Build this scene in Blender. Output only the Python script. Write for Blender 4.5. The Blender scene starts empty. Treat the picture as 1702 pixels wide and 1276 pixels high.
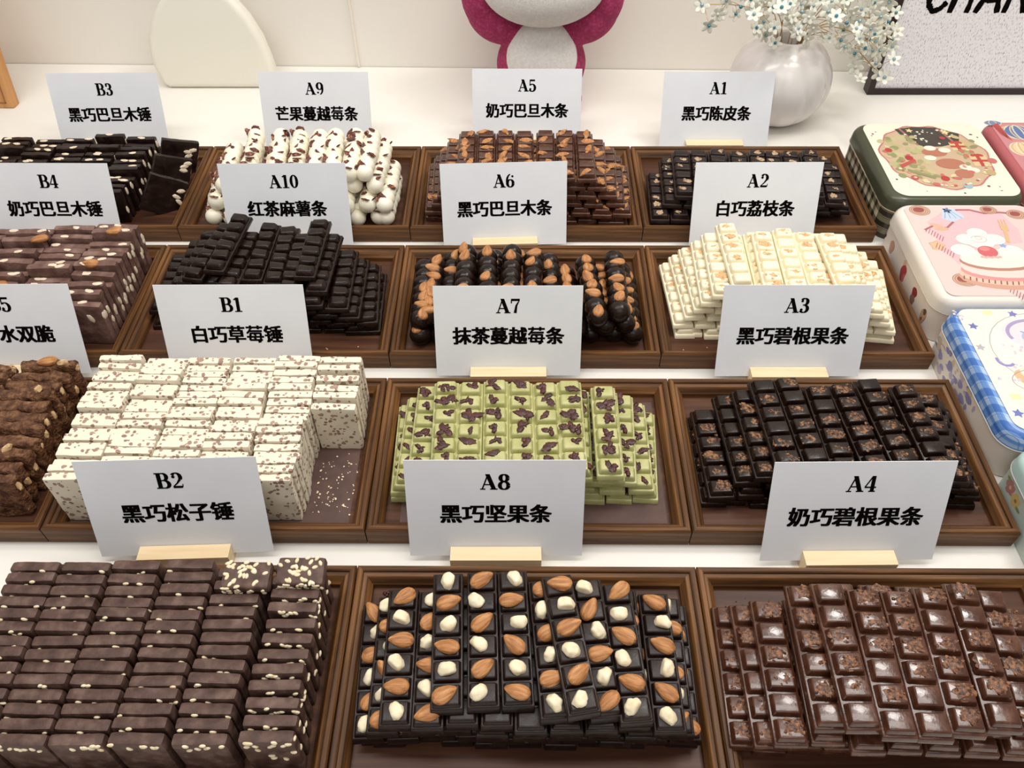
import bpy, bmesh, math, random
import numpy as np
from mathutils import Vector, Matrix, Euler, noise

SC = bpy.context.scene
COL = SC.collection
random.seed(7)

# ------------------------------------------------------------------ camera
# metres; x to the right along the counter, y away from the viewer, z up from the counter top
cam_data = bpy.data.cameras.new('camera')
cam = bpy.data.objects.new('camera', cam_data)
COL.objects.link(cam)
cam_data.sensor_fit = 'HORIZONTAL'
cam_data.sensor_width = 36.0
cam_data.lens = 1357.9 / 1702 * 36.0
cam_data.clip_start = 0.02
cam_data.clip_end = 50
cam.location = (0.14340, -0.17503, 0.67629)
cam.rotation_euler = Euler((0.730151, 0.004624, 0.007704), 'XYZ')
SC.camera = cam

# ------------------------------------------------------------------ view, world, lamps
SC.view_settings.view_transform = 'Standard'
SC.view_settings.look = 'None'
SC.view_settings.gamma = 1.0
SC.view_settings.use_curve_mapping = False
SC.view_settings.exposure = 0.0
world = bpy.data.worlds.new('world')
SC.world = world
world.use_nodes = True
bg = world.node_tree.nodes['Background']
bg.inputs['Color'].default_value = (1.0, 0.965, 0.925, 1)
bg.inputs['Strength'].default_value = 0.34


def area_lamp(name, loc, target, sx, sy, power, color):
    d = bpy.data.lights.new(name, 'AREA')
    d.shape = 'RECTANGLE'
    d.size, d.size_y = sx, sy
    d.energy = power
    d.color = color
    o = bpy.data.objects.new(name, d)
    COL.objects.link(o)
    o.location = loc
    o.rotation_euler = (Vector(target) - Vector(loc)).to_track_quat('-Z', 'Y').to_euler()
    return o


area_lamp('front_strip_lamp', (0.02, 0.36, 1.60), (0.02, 0.45, 0.0), 2.4, 0.30, 18.6, (1.0, 0.975, 0.935))
area_lamp('rear_strip_lamp', (0.15, 0.78, 1.65), (0.15, 0.70, 0.0), 2.2, 0.25, 3.5, (1.0, 0.97, 0.93))
area_lamp('ceiling_lamp', (0.95, 0.80, 1.60), (0.40, 0.10, 0.05), 0.34, 0.34, 8.0, (1.0, 0.97, 0.92))
area_lamp('aisle_lamp', (0.1, -0.9, 1.7), (0.1, 0.6, 0.1), 1.8, 0.8, 8.5, (1.0, 0.97, 0.93))


# ------------------------------------------------------------------ materials
def lin(c):
    return tuple((x / 255 / 12.92) if x / 255 <= 0.04045 else ((x / 255 + 0.055) / 1.055) ** 2.4 for x in c) + (1.0,)


def new_mat(name):
    m = bpy.data.materials.new(name)
    m.use_nodes = True
    nt = m.node_tree
    return m, nt, nt.nodes['Principled BSDF']


def N(nt, kind, **kw):
    n = nt.nodes.new(kind)
    for k, v in kw.items():
        if k in n.inputs.keys():
            n.inputs[k].default_value = v
        else:
            setattr(n, k, v)
    return n


def obj_coords(nt, vary=True, scale=(1, 1, 1)):
    """object coordinates, shifted by a random amount for every object"""
    tc = N(nt, 'ShaderNodeTexCoord')
    out = tc.outputs['Object']
    mp = N(nt, 'ShaderNodeMapping')
    mp.inputs['Scale'].default_value = scale
    if vary:
        oi = N(nt, 'ShaderNodeObjectInfo')
        mu = N(nt, 'ShaderNodeMath', operation='MULTIPLY')
        mu.inputs[1].default_value = 7.3
        nt.links.new(oi.outputs['Random'], mu.inputs[0])
        ad = N(nt, 'ShaderNodeVectorMath', operation='ADD')
        nt.links.new(out, ad.inputs[0])
        nt.links.new(mu.outputs[0], ad.inputs[1])
        out = ad.outputs[0]
    nt.links.new(out, mp.inputs['Vector'])
    return mp.outputs['Vector']


def ramp(nt, fac, stops):
    r = N(nt, 'ShaderNodeValToRGB')
    e = r.color_ramp.elements
    while len(e) < len(stops):
        e.new(0.5)
    for el, (p, c) in zip(e, stops):
        el.position = p
        el.color = c if len(c) == 4 else lin(c)
    nt.links.new(fac, r.inputs['Fac'])
    return r.outputs['Color']


def bump(nt, bs, height, strength, dist=0.001):
    b = N(nt, 'ShaderNodeBump')
    b.inputs['Strength'].default_value = strength
    b.inputs['Distance'].default_value = dist
    nt.links.new(height, b.inputs['Height'])
    nt.links.new(b.outputs['Normal'], bs.inputs['Normal'])


def plain(name, col, rough=0.5, metal=0.0, spec=0.5, coat=0.0, trans=0.0):
    m, nt, bs = new_mat(name)
    bs.inputs['Base Color'].default_value = lin(col)
    bs.inputs['Roughness'].default_value = rough
    bs.inputs['Metallic'].default_value = metal
    bs.inputs['Specular IOR Level'].default_value = spec
    bs.inputs['Coat Weight'].default_value = coat
    bs.inputs['Transmission Weight'].default_value = trans
    return m


def mottled(name, stops, scale=80, rough=(0.3, 0.55), bump_s=0.3, bscale=400, detail=4, dist=0.001, stretch=(1, 1, 1), spec=0.5, sss=0.0, coat=0.0):
    """noise-mottled surface: chocolate, nuts, cloth, paper"""
    m, nt, bs = new_mat(name)
    v = obj_coords(nt, scale=stretch)
    n = N(nt, 'ShaderNodeTexNoise', Scale=scale, Detail=detail)
    nt.links.new(v, n.inputs['Vector'])
    c = ramp(nt, n.outputs['Fac'], stops)
    nt.links.new(c, bs.inputs['Base Color'])
    mr = N(nt, 'ShaderNodeMapRange')
    mr.inputs['From Min'].default_value = 0.3
    mr.inputs['From Max'].default_value = 0.7
    mr.inputs['To Min'].default_value, mr.inputs['To Max'].default_value = rough
    nt.links.new(n.outputs['Fac'], mr.inputs['Value'])
    nt.links.new(mr.outputs[0], bs.inputs['Roughness'])
    bs.inputs['Specular IOR Level'].default_value = spec
    bs.inputs['Coat Weight'].default_value = coat
    if sss:
        bs.inputs['Subsurface Weight'].default_value = sss
        bs.inputs['Subsurface Radius'].default_value = (0.004, 0.003, 0.002)
    if bump_s:
        n2 = N(nt, 'ShaderNodeTexNoise', Scale=bscale, Detail=3)
        nt.links.new(v, n2.inputs['Vector'])
        bump(nt, bs, n2.outputs['Fac'], bump_s, dist)
    return m


def speckled(name, base, spots, scale=220, size=0.28, cut2=None, rough=0.5, fine=0.5):
    """pale chocolate with dark fruit specks of irregular size"""
    m, nt, bs = new_mat(name)
    v = obj_coords(nt)
    nz = N(nt, 'ShaderNodeTexNoise', Scale=scale * 0.9, Detail=2)
    nt.links.new(v, nz.inputs['Vector'])
    mx = N(nt, 'ShaderNodeMix', data_type='VECTOR')
    mx.inputs[0].default_value = 0.006
    ad = N(nt, 'ShaderNodeVectorMath', operation='MULTIPLY_ADD')
    ad.inputs[1].default_value = (0.004, 0.004, 0.004)
    nt.links.new(nz.outputs['Color'], ad.inputs[0])
    nt.links.new(v, ad.inputs[2])
    vo = N(nt, 'ShaderNodeTexVoronoi', Scale=scale)
    nt.links.new(ad.outputs[0], vo.inputs['Vector'])
    big = N(nt, 'ShaderNodeTexNoise', Scale=scale * 0.45, Detail=1)
    nt.links.new(v, big.inputs['Vector'])
    th = N(nt, 'ShaderNodeMath', operation='MULTIPLY')
    th.inputs[1].default_value = size * 2
    nt.links.new(big.outputs['Fac'], th.inputs[0])
    lt = N(nt, 'ShaderNodeMath', operation='LESS_THAN')
    nt.links.new(vo.outputs['Distance'], lt.inputs[0])
    nt.links.new(th.outputs[0], lt.inputs[1])
    n3 = N(nt, 'ShaderNodeTexNoise', Scale=scale * 0.5, Detail=2)
    nt.links.new(v, n3.inputs['Vector'])
    sc_ = ramp(nt, n3.outputs['Fac'], [(0.35, spots[0]), (0.5, spots[1]), (0.65, spots[2])])
    mix = N(nt, 'ShaderNodeMix', data_type='RGBA')
    nt.links.new(lt.outputs[0], mix.inputs[0])
    mix.inputs[6].default_value = lin(base)
    nt.links.new(sc_, mix.inputs[7])
    nt.links.new(mix.outputs[2], bs.inputs['Base Color'])
    bs.inputs['Roughness'].default_value = rough
    bump(nt, bs, nz.outputs['Fac'], 0.3, 0.0006)
    return m


def wood(name, dark, mid, light, rough=0.45, along='X', scale=1.0, use_uv=False):
    m, nt, bs = new_mat(name)
    if use_uv:
        tc = N(nt, 'ShaderNodeTexCoord')
        mp = N(nt, 'ShaderNodeMapping')
        mp.inputs['Scale'].default_value = (6 * scale, 160 * scale, 1)
        nt.links.new(tc.outputs['UV'], mp.inputs['Vector'])
        v = mp.outputs['Vector']
    else:
        s = {'X': (6, 110, 110), 'Y': (110, 6, 110), 'Z': (110, 110, 6)}[along]
        v = obj_coords(nt, scale=tuple(k * scale for k in s))
    n = N(nt, 'ShaderNodeTexNoise', Scale=1.0, Detail=5, Roughness=0.6, Distortion=0.4)
    nt.links.new(v, n.inputs['Vector'])
    c = ramp(nt, n.outputs['Fac'], [(0.3, dark), (0.5, mid), (0.72, light)])
    nt.links.new(c, bs.inputs['Base Color'])
    bs.inputs['Roughness'].default_value = rough
    bs.inputs['Specular IOR Level'].default_value = 0.25
    bump(nt, bs, n.outputs['Fac'], 0.12, 0.001)
    return m


M = {}
M['counter'] = plain('counter_white', (240, 236, 228), 0.28)
M['wall'] = plain('wall_cream', (240, 235, 226), 0.6)
M['trim'] = plain('trim_cream', (238, 230, 218), 0.5)
M['floor'] = plain('floor_grey', (120, 112, 104), 0.6)
M['tray_rim'] = wood('walnut_rim', (52, 32, 17), (90, 58, 30), (142, 97, 54), 0.45, use_uv=True)
M['tray_floor'] = wood('walnut_floor', (54, 31, 22), (76, 47, 33), (98, 65, 46), 0.4, 'X', 0.8)
M['liner'] = mottled('brown_paper', [(0.3, (74, 52, 46)), (0.7, (94, 70, 62))], 60, (0.6, 0.75), 0.15, 500)
M['holder'] = wood('pale_beech', (214, 186, 142), (232, 208, 168), (242, 222, 188), 0.55, 'X', 0.7)
M['bamboo'] = wood('bamboo', (176, 122, 70), (200, 146, 92), (216, 166, 110), 0.5, 'Z', 0.6)
M['card'] = mottled('card_paper', [(0.3, (233, 235, 239)), (0.7, (238, 240, 243))], 20, (0.5, 0.6), 0.0)
M['ink'] = plain('black_ink', (8, 5, 5), 0.8, spec=0.05)
# chocolate
M['dark'] = mottled('dark_chocolate', [(0.3, (25, 14, 11)), (0.55, (35, 21, 17)), (0.75, (52, 36, 29))], 120, (0.28, 0.5), 0.25, 500, dist=0.0006, spec=0.35)
M['dark_gloss'] = mottled('dark_chocolate_glossy', [(0.3, (24, 13, 10)), (0.6, (34, 20, 14)), (0.8, (50, 33, 25))], 110, (0.16, 0.34), 0.2, 420, dist=0.0006, spec=0.3)
M['dark_dull'] = mottled('dark_chocolate_dusty', [(0.25, (60, 41, 35)), (0.5, (86, 63, 55)), (0.78, (120, 97, 87))], 95, (0.42, 0.6), 0.35, 380, dist=0.0008, spec=0.3)
M['milk'] = mottled('milk_chocolate', [(0.3, (66, 36, 24)), (0.55, (82, 48, 33)), (0.75, (104, 66, 47))], 90, (0.15, 0.28), 0.25, 350, dist=0.0006, coat=0.25, spec=0.5)
M['milk_dull'] = mottled('milk_chocolate_dusty', [(0.25, (84, 58, 50)), (0.5, (114, 85, 76)), (0.8, (150, 122, 112))], 70, (0.45, 0.6), 0.4, 300, dist=0.0014, spec=0.3)
M['brown_rough'] = mottled('brown_chocolate_rough', [(0.25, (58, 34, 21)), (0.45, (92, 58, 38)), (0.62, (128, 90, 62)), (0.8, (166, 130, 98))], 150, (0.45, 0.65), 1.0, 330, dist=0.003, spec=0.3)
M['white'] = mottled('white_chocolate', [(0.3, (238, 226, 192)), (0.7, (246, 236, 208))], 60, (0.35, 0.5), 0.15, 300, sss=0.15)
M['white_ball'] = mottled('white_chocolate_glossy', [(0.3, (244, 236, 212)), (0.7, (250, 244, 226))], 50, (0.25, 0.4), 0.1, 300, sss=0.1)
M['straw'] = speckled('white_chocolate_strawberry', (233, 223, 202), [(140, 112, 98), (160, 130, 114), (176, 146, 126)], 185, 0.34, rough=0.6)
M['matcha'] = mottled('matcha_chocolate', [(0.3, (168, 168, 108)), (0.55, (183, 181, 124)), (0.8, (202, 198, 150))], 70, (0.26, 0.42), 0.15, 320, sss=0.1)
# toppings
M['almond'] = mottled('almond_skin', [(0.3, (142, 90, 48)), (0.5, (178, 120, 70)), (0.75, (208, 156, 104))], 14, (0.5, 0.65), 0.6, 22, stretch=(28, 3.5, 28), dist=0.0012)
M['hazelnut'] = mottled('blanched_hazelnut', [(0.3, (226, 208, 168)), (0.6, (240, 228, 198))], 160, (0.5, 0.6), 0.3, 300)
M['pine'] = mottled('pine_nut', [(0.3, (226, 204, 160)), (0.6, (242, 228, 198))], 200, (0.45, 0.6), 0.1, 300)
M['slice'] = mottled('almond_slice', [(0.3, (214, 192, 164)), (0.6, (236, 220, 196))], 200, (0.5, 0.6), 0.1, 300)
M['cranberry'] = mottled('dried_cranberry', [(0.3, (46, 18, 16)), (0.6, (76, 30, 26)), (0.8, (110, 48, 40))], 260, (0.3, 0.5), 0.6, 500)
M['flake_red'] = mottled('cranberry_flake', [(0.34, (52, 18, 15)), (0.52, (96, 40, 30)), (0.68, (176, 110, 70))], 300, (0.3, 0.5), 0.5, 500)
M['chunk'] = mottled('nut_chunk', [(0.3, (176, 134, 88)), (0.6, (212, 178, 134)), (0.8, (234, 208, 168))], 220, (0.5, 0.6), 0.3, 300)
M['crumb_tan'] = mottled('pecan_crumb', [(0.3, (110, 66, 38)), (0.55, (150, 100, 62)), (0.8, (184, 136, 92))], 420, (0.45, 0.6), 0.4, 600)
M['crumb_dark'] = mottled('pecan_crumb_dark', [(0.36, (36, 22, 16)), (0.5, (96, 64, 42)), (0.66, (158, 116, 80))], 330, (0.4, 0.6), 0.5, 600, spec=0.3)
M['crumb_milk'] = mottled('pecan_crumb_milk', [(0.36, (52, 29, 19)), (0.5, (98, 60, 38)), (0.66, (146, 100, 66))], 330, (0.3, 0.5), 0.5, 600, spec=0.4)
M['crumb_gold'] = mottled('golden_flake', [(0.3, (190, 140, 90)), (0.55, (216, 174, 126)), (0.8, (232, 200, 156))], 420, (0.45, 0.6), 0.4, 600)
M['peel'] = mottled('citrus_peel', [(0.3, (150, 116, 86)), (0.55, (188, 158, 126)), (0.8, (214, 192, 162))], 420, (0.45, 0.6), 0.4, 600)
M['crumb_white'] = plain('white_crumb', (236, 214, 186), 0.6)


# ------------------------------------------------------------------ object helpers
def tag(o, label=None, cat=None, group=None, kind=None):
    if label: o['label'] = label
    if cat: o['category'] = cat
    if group: o['group'] = group
    if kind: o['kind'] = kind
    return o


def empty(name, loc=(0, 0, 0), rot=(0, 0, 0)):
    o = bpy.data.objects.new(name, None)
    COL.objects.link(o)
    o.empty_display_size = 0.01
    o.location = loc
    o.rotation_euler = rot
    return o


def link(name, mesh, parent=None, loc=(0, 0, 0), rot=(0, 0, 0), scale=(1, 1, 1)):
    o = bpy.data.objects.new(name, mesh)
    COL.objects.link(o)
    o.parent = parent
    o.location = loc
    o.rotation_euler = rot
    o.scale = scale
    return o


def to_mesh(bm, name, mats, smooth=35):
    me = bpy.data.meshes.new(name)
    bm.normal_update()
    bm.to_mesh(me)
    bm.free()
    for m in (mats if isinstance(mats, (list, tuple)) else [mats]):
        me.materials.append(m)
    if smooth:
        me.polygons.foreach_set('use_smooth', [True] * len(me.polygons))
        if smooth < 180:
            me.set_sharp_from_angle(angle=math.radians(smooth))
    me.update()
    return me


def add_box(bm, x0, x1, y0, y1, z0, z1, bev=0.0, seg=2, top=1.0, mi=0):
    r = bmesh.ops.create_cube(bm, size=1.0)
    vs = r['verts']
    for v in vs:
        k = top if v.co.z > 0 else 1.0
        v.co = Vector(((x0 + x1) / 2 + v.co.x * (x1 - x0) * k, (y0 + y1) / 2 + v.co.y * (y1 - y0) * k, (z0 + z1) / 2 + v.co.z * (z1 - z0)))
    fs = set(f for v in vs for f in v.link_faces)
    for f in fs: f.material_index = mi
    if bev:
        es = list(set(e for v in vs for e in v.link_edges))
        bmesh.ops.bevel(bm, geom=es, offset=bev, segments=seg, profile=0.5, affect='EDGES', clamp_overlap=True)
    return vs


def add_blob(bm, loc, size, sub=2, rot=(0, 0, 0), rough=0.0, rscale=1.0, seed=0, mi=0):
    r = bmesh.ops.create_icosphere(bm, subdivisions=sub, radius=1.0)
    R = Euler(rot).to_matrix()
    for v in r['verts']:
        d = v.co.copy()
        if rough:
            d *= 1 + rough * noise.noise(d * rscale + Vector((seed * 3.1, seed * 1.7, seed)))
        v.co = R @ Vector((d.x * size[0], d.y * size[1], d.z * size[2])) + Vector(loc)
    for f in set(f for v in r['verts'] for f in v.link_faces): f.material_index = mi
    return r['verts']


def add_tube(bm, pts, r, seg=6, mi=0):
    pts = [Vector(p) for p in pts]
    rings = []
    for i, p in enumerate(pts):
        t = (pts[min(i + 1, len(pts) - 1)] - pts[max(i - 1, 0)]).normalized()
        a = t.cross(Vector((0.31, 0.2, 0.93))).normalized()
        b = t.cross(a)
        rings.append([bm.verts.new(p + (a * math.cos(k * 2 * math.pi / seg) + b * math.sin(k * 2 * math.pi / seg)) * r) for k in range(seg)])
    for A, B in zip(rings, rings[1:]):
        for k in range(seg):
            f = bm.faces.new((A[k], A[(k + 1) % seg], B[(k + 1) % seg], B[k]))
            f.material_index = mi
    bm.faces.new(rings[0][::-1]).material_index = mi
    bm.faces.new(rings[-1]).material_index = mi


def extrude_outline(bm, pts, depth, bev=0.0, seg=3, mi=0):
    """outline in the x-z plane, given real thickness along y (0..depth)"""
    vs = [bm.verts.new((x, 0, z)) for x, z in pts]
    f = bm.faces.new(vs)
    r = bmesh.ops.extrude_face_region(bm, geom=[f])
    nv = [g for g in r['geom'] if isinstance(g, bmesh.types.BMVert)]
    bmesh.ops.translate(bm, verts=nv, vec=(0, depth, 0))
    bmesh.ops.recalc_face_normals(bm, faces=bm.faces[:])
    if bev:
        es = [e for e in bm.edges if all(len(fc.verts) > 4 for fc in e.link_faces) or any(len(fc.verts) > 4 for fc in e.link_faces)]
        bmesh.ops.bevel(bm, geom=es, offset=bev, segments=seg, profile=0.5, affect='EDGES', clamp_overlap=True)


ORD = ['zeroth', 'first', 'second', 'third', 'fourth', 'fifth', 'sixth', 'seventh', 'eighth', 'ninth', 'tenth', 'eleventh', 'twelfth',
       'thirteenth', 'fourteenth', 'fifteenth', 'sixteenth', 'seventeenth', 'eighteenth', 'nineteenth', 'twentieth']

# ------------------------------------------------------------------ the setting
def wall_y(x):
    return 1.153 - 0.0205 * x


bm = bmesh.new(); add_box(bm, -3, 3, -2.5, 1.6, -0.95, -0.9)
tag(link('floor', to_mesh(bm, 'floor', M['floor'], 0)), kind='structure')
bm = bmesh.new()
vs = [bm.verts.new((x, wall_y(x) + d, z)) for d in (0, 0.08) for x, z in ((-2.5, -0.9), (2.5, -0.9), (2.5, 1.9), (-2.5, 1.9))]
for q in ((0, 1, 2, 3), (7, 6, 5, 4), (0, 4, 5, 1), (1, 5, 6, 2), (2, 6, 7, 3), (3, 7, 4, 0)): bm.faces.new([vs[i] for i in q])
tag(link('wall_back', to_mesh(bm, 'wall_back', M['wall'], 0)), kind='structure')
bm = bmesh.new(); add_box(bm, -0.1322, -0.1285, -0.004, 0.004, 0.001, 1.85, 0.0008)
tag(link('trim_1', to_mesh(bm, 'trim_1', M['trim'], 0), loc=(0, wall_y(-0.13) - 0.0035, 0), rot=(0, 0, -0.0205)), kind='structure')

t = tag(empty('display_counter', (0.1, 0.3, -0.9)), 'long white glossy counter carrying every tray and tin', 'counter')
bm = bmesh.new(); vs = add_box(bm, -1.5, 1.5, -0.62, 0.8, 0.86, 0.9)
for v in vs:
    if v.co.y > 0: v.co.y = wall_y(v.co.x + 0.1) - 0.3 - 0.0012   # the back edge follows the wall
link('worktop', to_mesh(bm, 'worktop', M['counter'], 35), t)
bm = bmesh.new(); add_box(bm, -1.45, 1.45, -0.56, 0.80, 0.0, 0.86, 0.004)
link('cabinet_body', to_mesh(bm, 'cabinet_body', M['wall'], 35), t)

# ------------------------------------------------------------------ trays
TD, TP, TH = 0.1913, 0.22678, 0.0243
ROWZ = 0.009                      # the height of a tray's floor


def tray_rim_mesh(w, d):
    # profile from the outer foot over the top, the groove and the cove to the inner foot: (inset, height)
    prof = [(0.0012, 0.0), (0.0, 0.0012), (0.0, 0.0225), (0.0012, 0.0243), (0.0046, 0.0243), (0.0056, 0.0236), (0.0062, 0.0216),
            (0.0088, 0.0210), (0.0098, 0.0202), (0.0116, 0.0168), (0.0142, 0.0142), (0.0146, 0.0090), (0.0146, 0.0040), (0.0120, 0.0)]
    bm = bmesh.new()
    uv = bm.loops.layers.uv.new('UVMap')
    cs = [(0, 0, 1, 1), (w, 0, -1, 1), (w, d, -1, -1), (0, d, 1, -1)]
    run = 0.0
    for s in range(4):
        (ax, ay, asx, asy), (bx_, by_, bsx, bsy) = cs[s], cs[(s + 1) % 4]
        ln = math.hypot(bx_ - ax, by_ - ay)
        A = [bm.verts.new((ax + asx * i, ay + asy * i, h)) for i, h in prof]
        B = [bm.verts.new((bx_ + bsx * i, by_ + bsy * i, h)) for i, h in prof]
        vv = 0.0
        n = len(prof)
        for k in range(n):
            k2 = (k + 1) % n
            st = math.hypot(prof[k2][0] - prof[k][0], prof[k2][1] - prof[k][1])
            f = bm.faces.new((A[k], B[k], B[k2], A[k2]))
            us = [(run + prof[k][0], vv), (run + ln - prof[k][0], vv), (run + ln - prof[k2][0], vv + st), (run + prof[k2][0], vv + st)]
            for lp, u in zip(f.loops, us): lp[uv].uv = u
            vv += st
        run += ln + 0.37
    bmesh.ops.remove_doubles(bm, verts=bm.verts[:], dist=1e-6)
    bmesh.ops.recalc_face_normals(bm, faces=bm.faces[:])
    return to_mesh(bm, 'tray_rim', M['tray_rim'], 30)


TRAY = {}
tray_desc = {
    (0, -1): 'brown wooden tray holding pine-nut blocks, in front of card B2',
    (0, 0): 'brown wooden tray holding almond and hazelnut bars, in front of card A8',
    (0, 1): 'brown wooden tray holding milk pecan bars, in front of card A4',
    (1, -2): 'brown wooden tray holding rough brown nut blocks, in front of card B5',
    (1, -1): 'brown wooden tray holding speckled white blocks, in front of card B1',
    (1, 0): 'brown wooden tray holding green matcha bars, in front of card A7',
    (1, 1): 'brown wooden tray holding dark pecan bars, in front of card A3',
    (2, -2): 'brown wooden tray holding dusty milk almond blocks, in front of card B4',
    (2, -1): 'brown wooden tray holding plain dark bars, in front of card A10',
    (2, 0): 'brown wooden tray holding dark ball bars with almonds, in front of card A6',
    (2, 1): 'brown wooden tray holding white lychee bars, in front of card A2',
    (3, -2): 'brown wooden tray holding dark almond blocks, in front of card B3',
    (3, -1): 'brown wooden tray holding white ball bars, in front of card A9',
    (3, 0): 'brown wooden tray holding almond milk bars, in front of card A5',
    (3, 1): 'brown wooden tray holding dark peel bars, in front of card A1',
}
rim_me = tray_rim_mesh(0.3015, TD)
bm = bmesh.new(); add_box(bm, 0.0135, 0.3015 - 0.0135, 0.0135, TD - 0.0135, 0.0042, ROWZ)
base_me = to_mesh(bm, 'tray_base', M['tray_floor'], 0)
jx = {0: -0.001, 1: 0.001, 2: -0.0015, 3: 0.001}
for (r, c), lab in tray_desc.items():
    x0 = {-2: -0.6045, -1: -0.3020, 0: 0.0005, 1: 0.3030}[c] + jx[r]
    t = tag(empty('wooden_tray', (x0, r * TP, 0.0)), lab, 'tray', 'wooden trays on the counter')
    link('rim', rim_me, t)
    link('base_board', base_me, t)
    TRAY[(r, c)] = (x0, r * TP)

# ------------------------------------------------------------------ chocolate bars
def bar_mesh(name, L, W, H, mat, seed=0, n=6, soft=0.0012, melt=0.0, foot=0.46, gap=0.46, slope=0.80):
    rnd = random.Random(seed)
    bm = bmesh.new()
    hb = H * foot
    add_box(bm, -W / 2, W / 2, -L / 2, L / 2, 0, hb, 0.0009, 2, 0.97)
    s = (L - 0.004) / n
    for i in range(n):
        y = -L / 2 + 0.002 + s * (i + 0.5)
        h = H - rnd.uniform(0, 0.0008)
        w2, s2 = W * 0.45, s * gap
        add_box(bm, -w2 + rnd.uniform(0, .0004), w2 - rnd.uniform(0, .0004), y - s2, y + s2, hb - 0.0012, h, soft, 3, slope)
    if melt:
        for v in bm.verts:
            v.co += noise.noise_vector(v.co * 160 + Vector((seed * 5.0, 0, 0))) * melt * min(1, v.co.z / H)
    return to_mesh(bm, name, mat, 50)


def ball_bar_mesh(name, L, r, mat, seed=0, n=6):
    rnd = random.Random(seed)
    bm = bmesh.new()
    for i in range(n):
        rr = r * rnd.uniform(0.93, 1.04)
        y = -L / 2 + r + (L - 2 * r) * i / (n - 1)
        add_blob(bm, (rnd.uniform(-.0006, .0006), y, r * 0.92), (rr, rr * 0.98, rr), 3)
    for v in bm.verts:
        v.co.z = max(v.co.z, 0.0)
    return to_mesh(bm, name, mat, 180)


def almond_mesh(seed):
    bm = bmesh.new()
    vs = add_blob(bm, (0, 0, 0), (1, 1, 1), 3)
    for v in vs:
        x, y, z = v.co
        k = 1 - 0.33 * y - 0.12 * y * y
        v.co = Vector((x * 0.0062 * k, y * 0.0104, z * 0.0042 * (1 - 0.2 * y))) * (1 + 0.04 * noise.noise(Vector((x, y, z)) * 2.2 + Vector((seed, 0, 0))))
    return to_mesh(bm, 'almond', M['almond'], 180)


def hazel_mesh(seed):
    bm = bmesh.new()
    vs = add_blob(bm, (0, 0, 0), (0.0062, 0.0070, 0.0052), 3, rough=0.22, rscale=1.6, seed=seed)
    for v in vs:                       # a cut face on one side, as of a halved nut
        if v.co.x < -0.0036: v.co.x = -0.0036 + (v.co.x + 0.0036) * 0.15
    return to_mesh(bm, 'hazelnut', M['hazelnut'], 60)


def cranberry_mesh(seed):
    bm = bmesh.new()
    rnd = random.Random(seed)
    for k in range(4):
        a = rnd.uniform(0, 6.28)
        add_blob(bm, (math.cos(a) * 0.0036, math.sin(a) * 0.0026, 0), (rnd.uniform(.0028, .0050), rnd.uniform(.0014, .0030), 0.0013), 2, rot=(0, 0, rnd.uniform(0, 3)), rough=0.6, rscale=2.0, seed=seed + k)
    return to_mesh(bm, 'cranberry', M['cranberry'], 60)


def chunk_mesh(name, mat, seed, size=(0.006, 0.0042, 0.0022)):
    bm = bmesh.new()
    add_blob(bm, (0, 0, 0), size, 2, rough=0.7, rscale=1.5, seed=seed)
    return to_mesh(bm, name, mat, 45)


def crumb_patch(name, w, d, mat, seed, per=13, size=0.0016, base=True):
    """a patch of crumbs stuck to one pillow of a bar"""
    rnd = random.Random(seed)
    bm = bmesh.new()
    if base:
        add_blob(bm, (0, 0, -0.0004), (w * rnd.uniform(.32, .40), d * rnd.uniform(.32, .40), 0.0009), 3, rough=0.55, rscale=1.8, seed=seed)
    for k in range(per):
        px, py = max(-.38, min(.38, rnd.gauss(0, .20))) * w, max(-.36, min(.36, rnd.gauss(0, .20))) * d
        q = size * rnd.uniform(0.5, 1.25)
        add_blob(bm, (px, py, 0.0), (q * rnd.uniform(.8, 1.6), q, q * .5), 1, rot=(rnd.uniform(-.4, .4), rnd.uniform(-.4, .4), rnd.uniform(0, 3)), rough=0.5, rscale=1.3, seed=seed * 7 + k)
    return to_mesh(bm, name, mat, 40)


def patcher(name, meshes, prob, jx_=.0015, jy_=.0015):
    def put(o, rnd, i, L, W, H):
        for y in six(L):
            if rnd.random() < prob:
                s_ = rnd.uniform(.75, 1.0)
                link(name, rnd.choice(meshes), o, (rnd.uniform(-jx_, jx_), y + rnd.uniform(-jy_, jy_), H - 0.0005), (0, 0, rnd.choice((0, math.pi)) + rnd.uniform(-.3, .3)), (s_, s_, 1))
    return put


ALM = [almond_mesh(s) for s in (1.0, 4.0, 9.0)]
HAZ = [hazel_mesh(s) for s in (1, 2, 3, 4)]
CRA = [cranberry_mesh(s) for s in (1, 5, 9, 14, 22)]
FLK = [chunk_mesh('almond_piece', M['almond'], s, (0.0082, 0.0042, 0.0021)) for s in (2, 6, 11, 17)]


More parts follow.
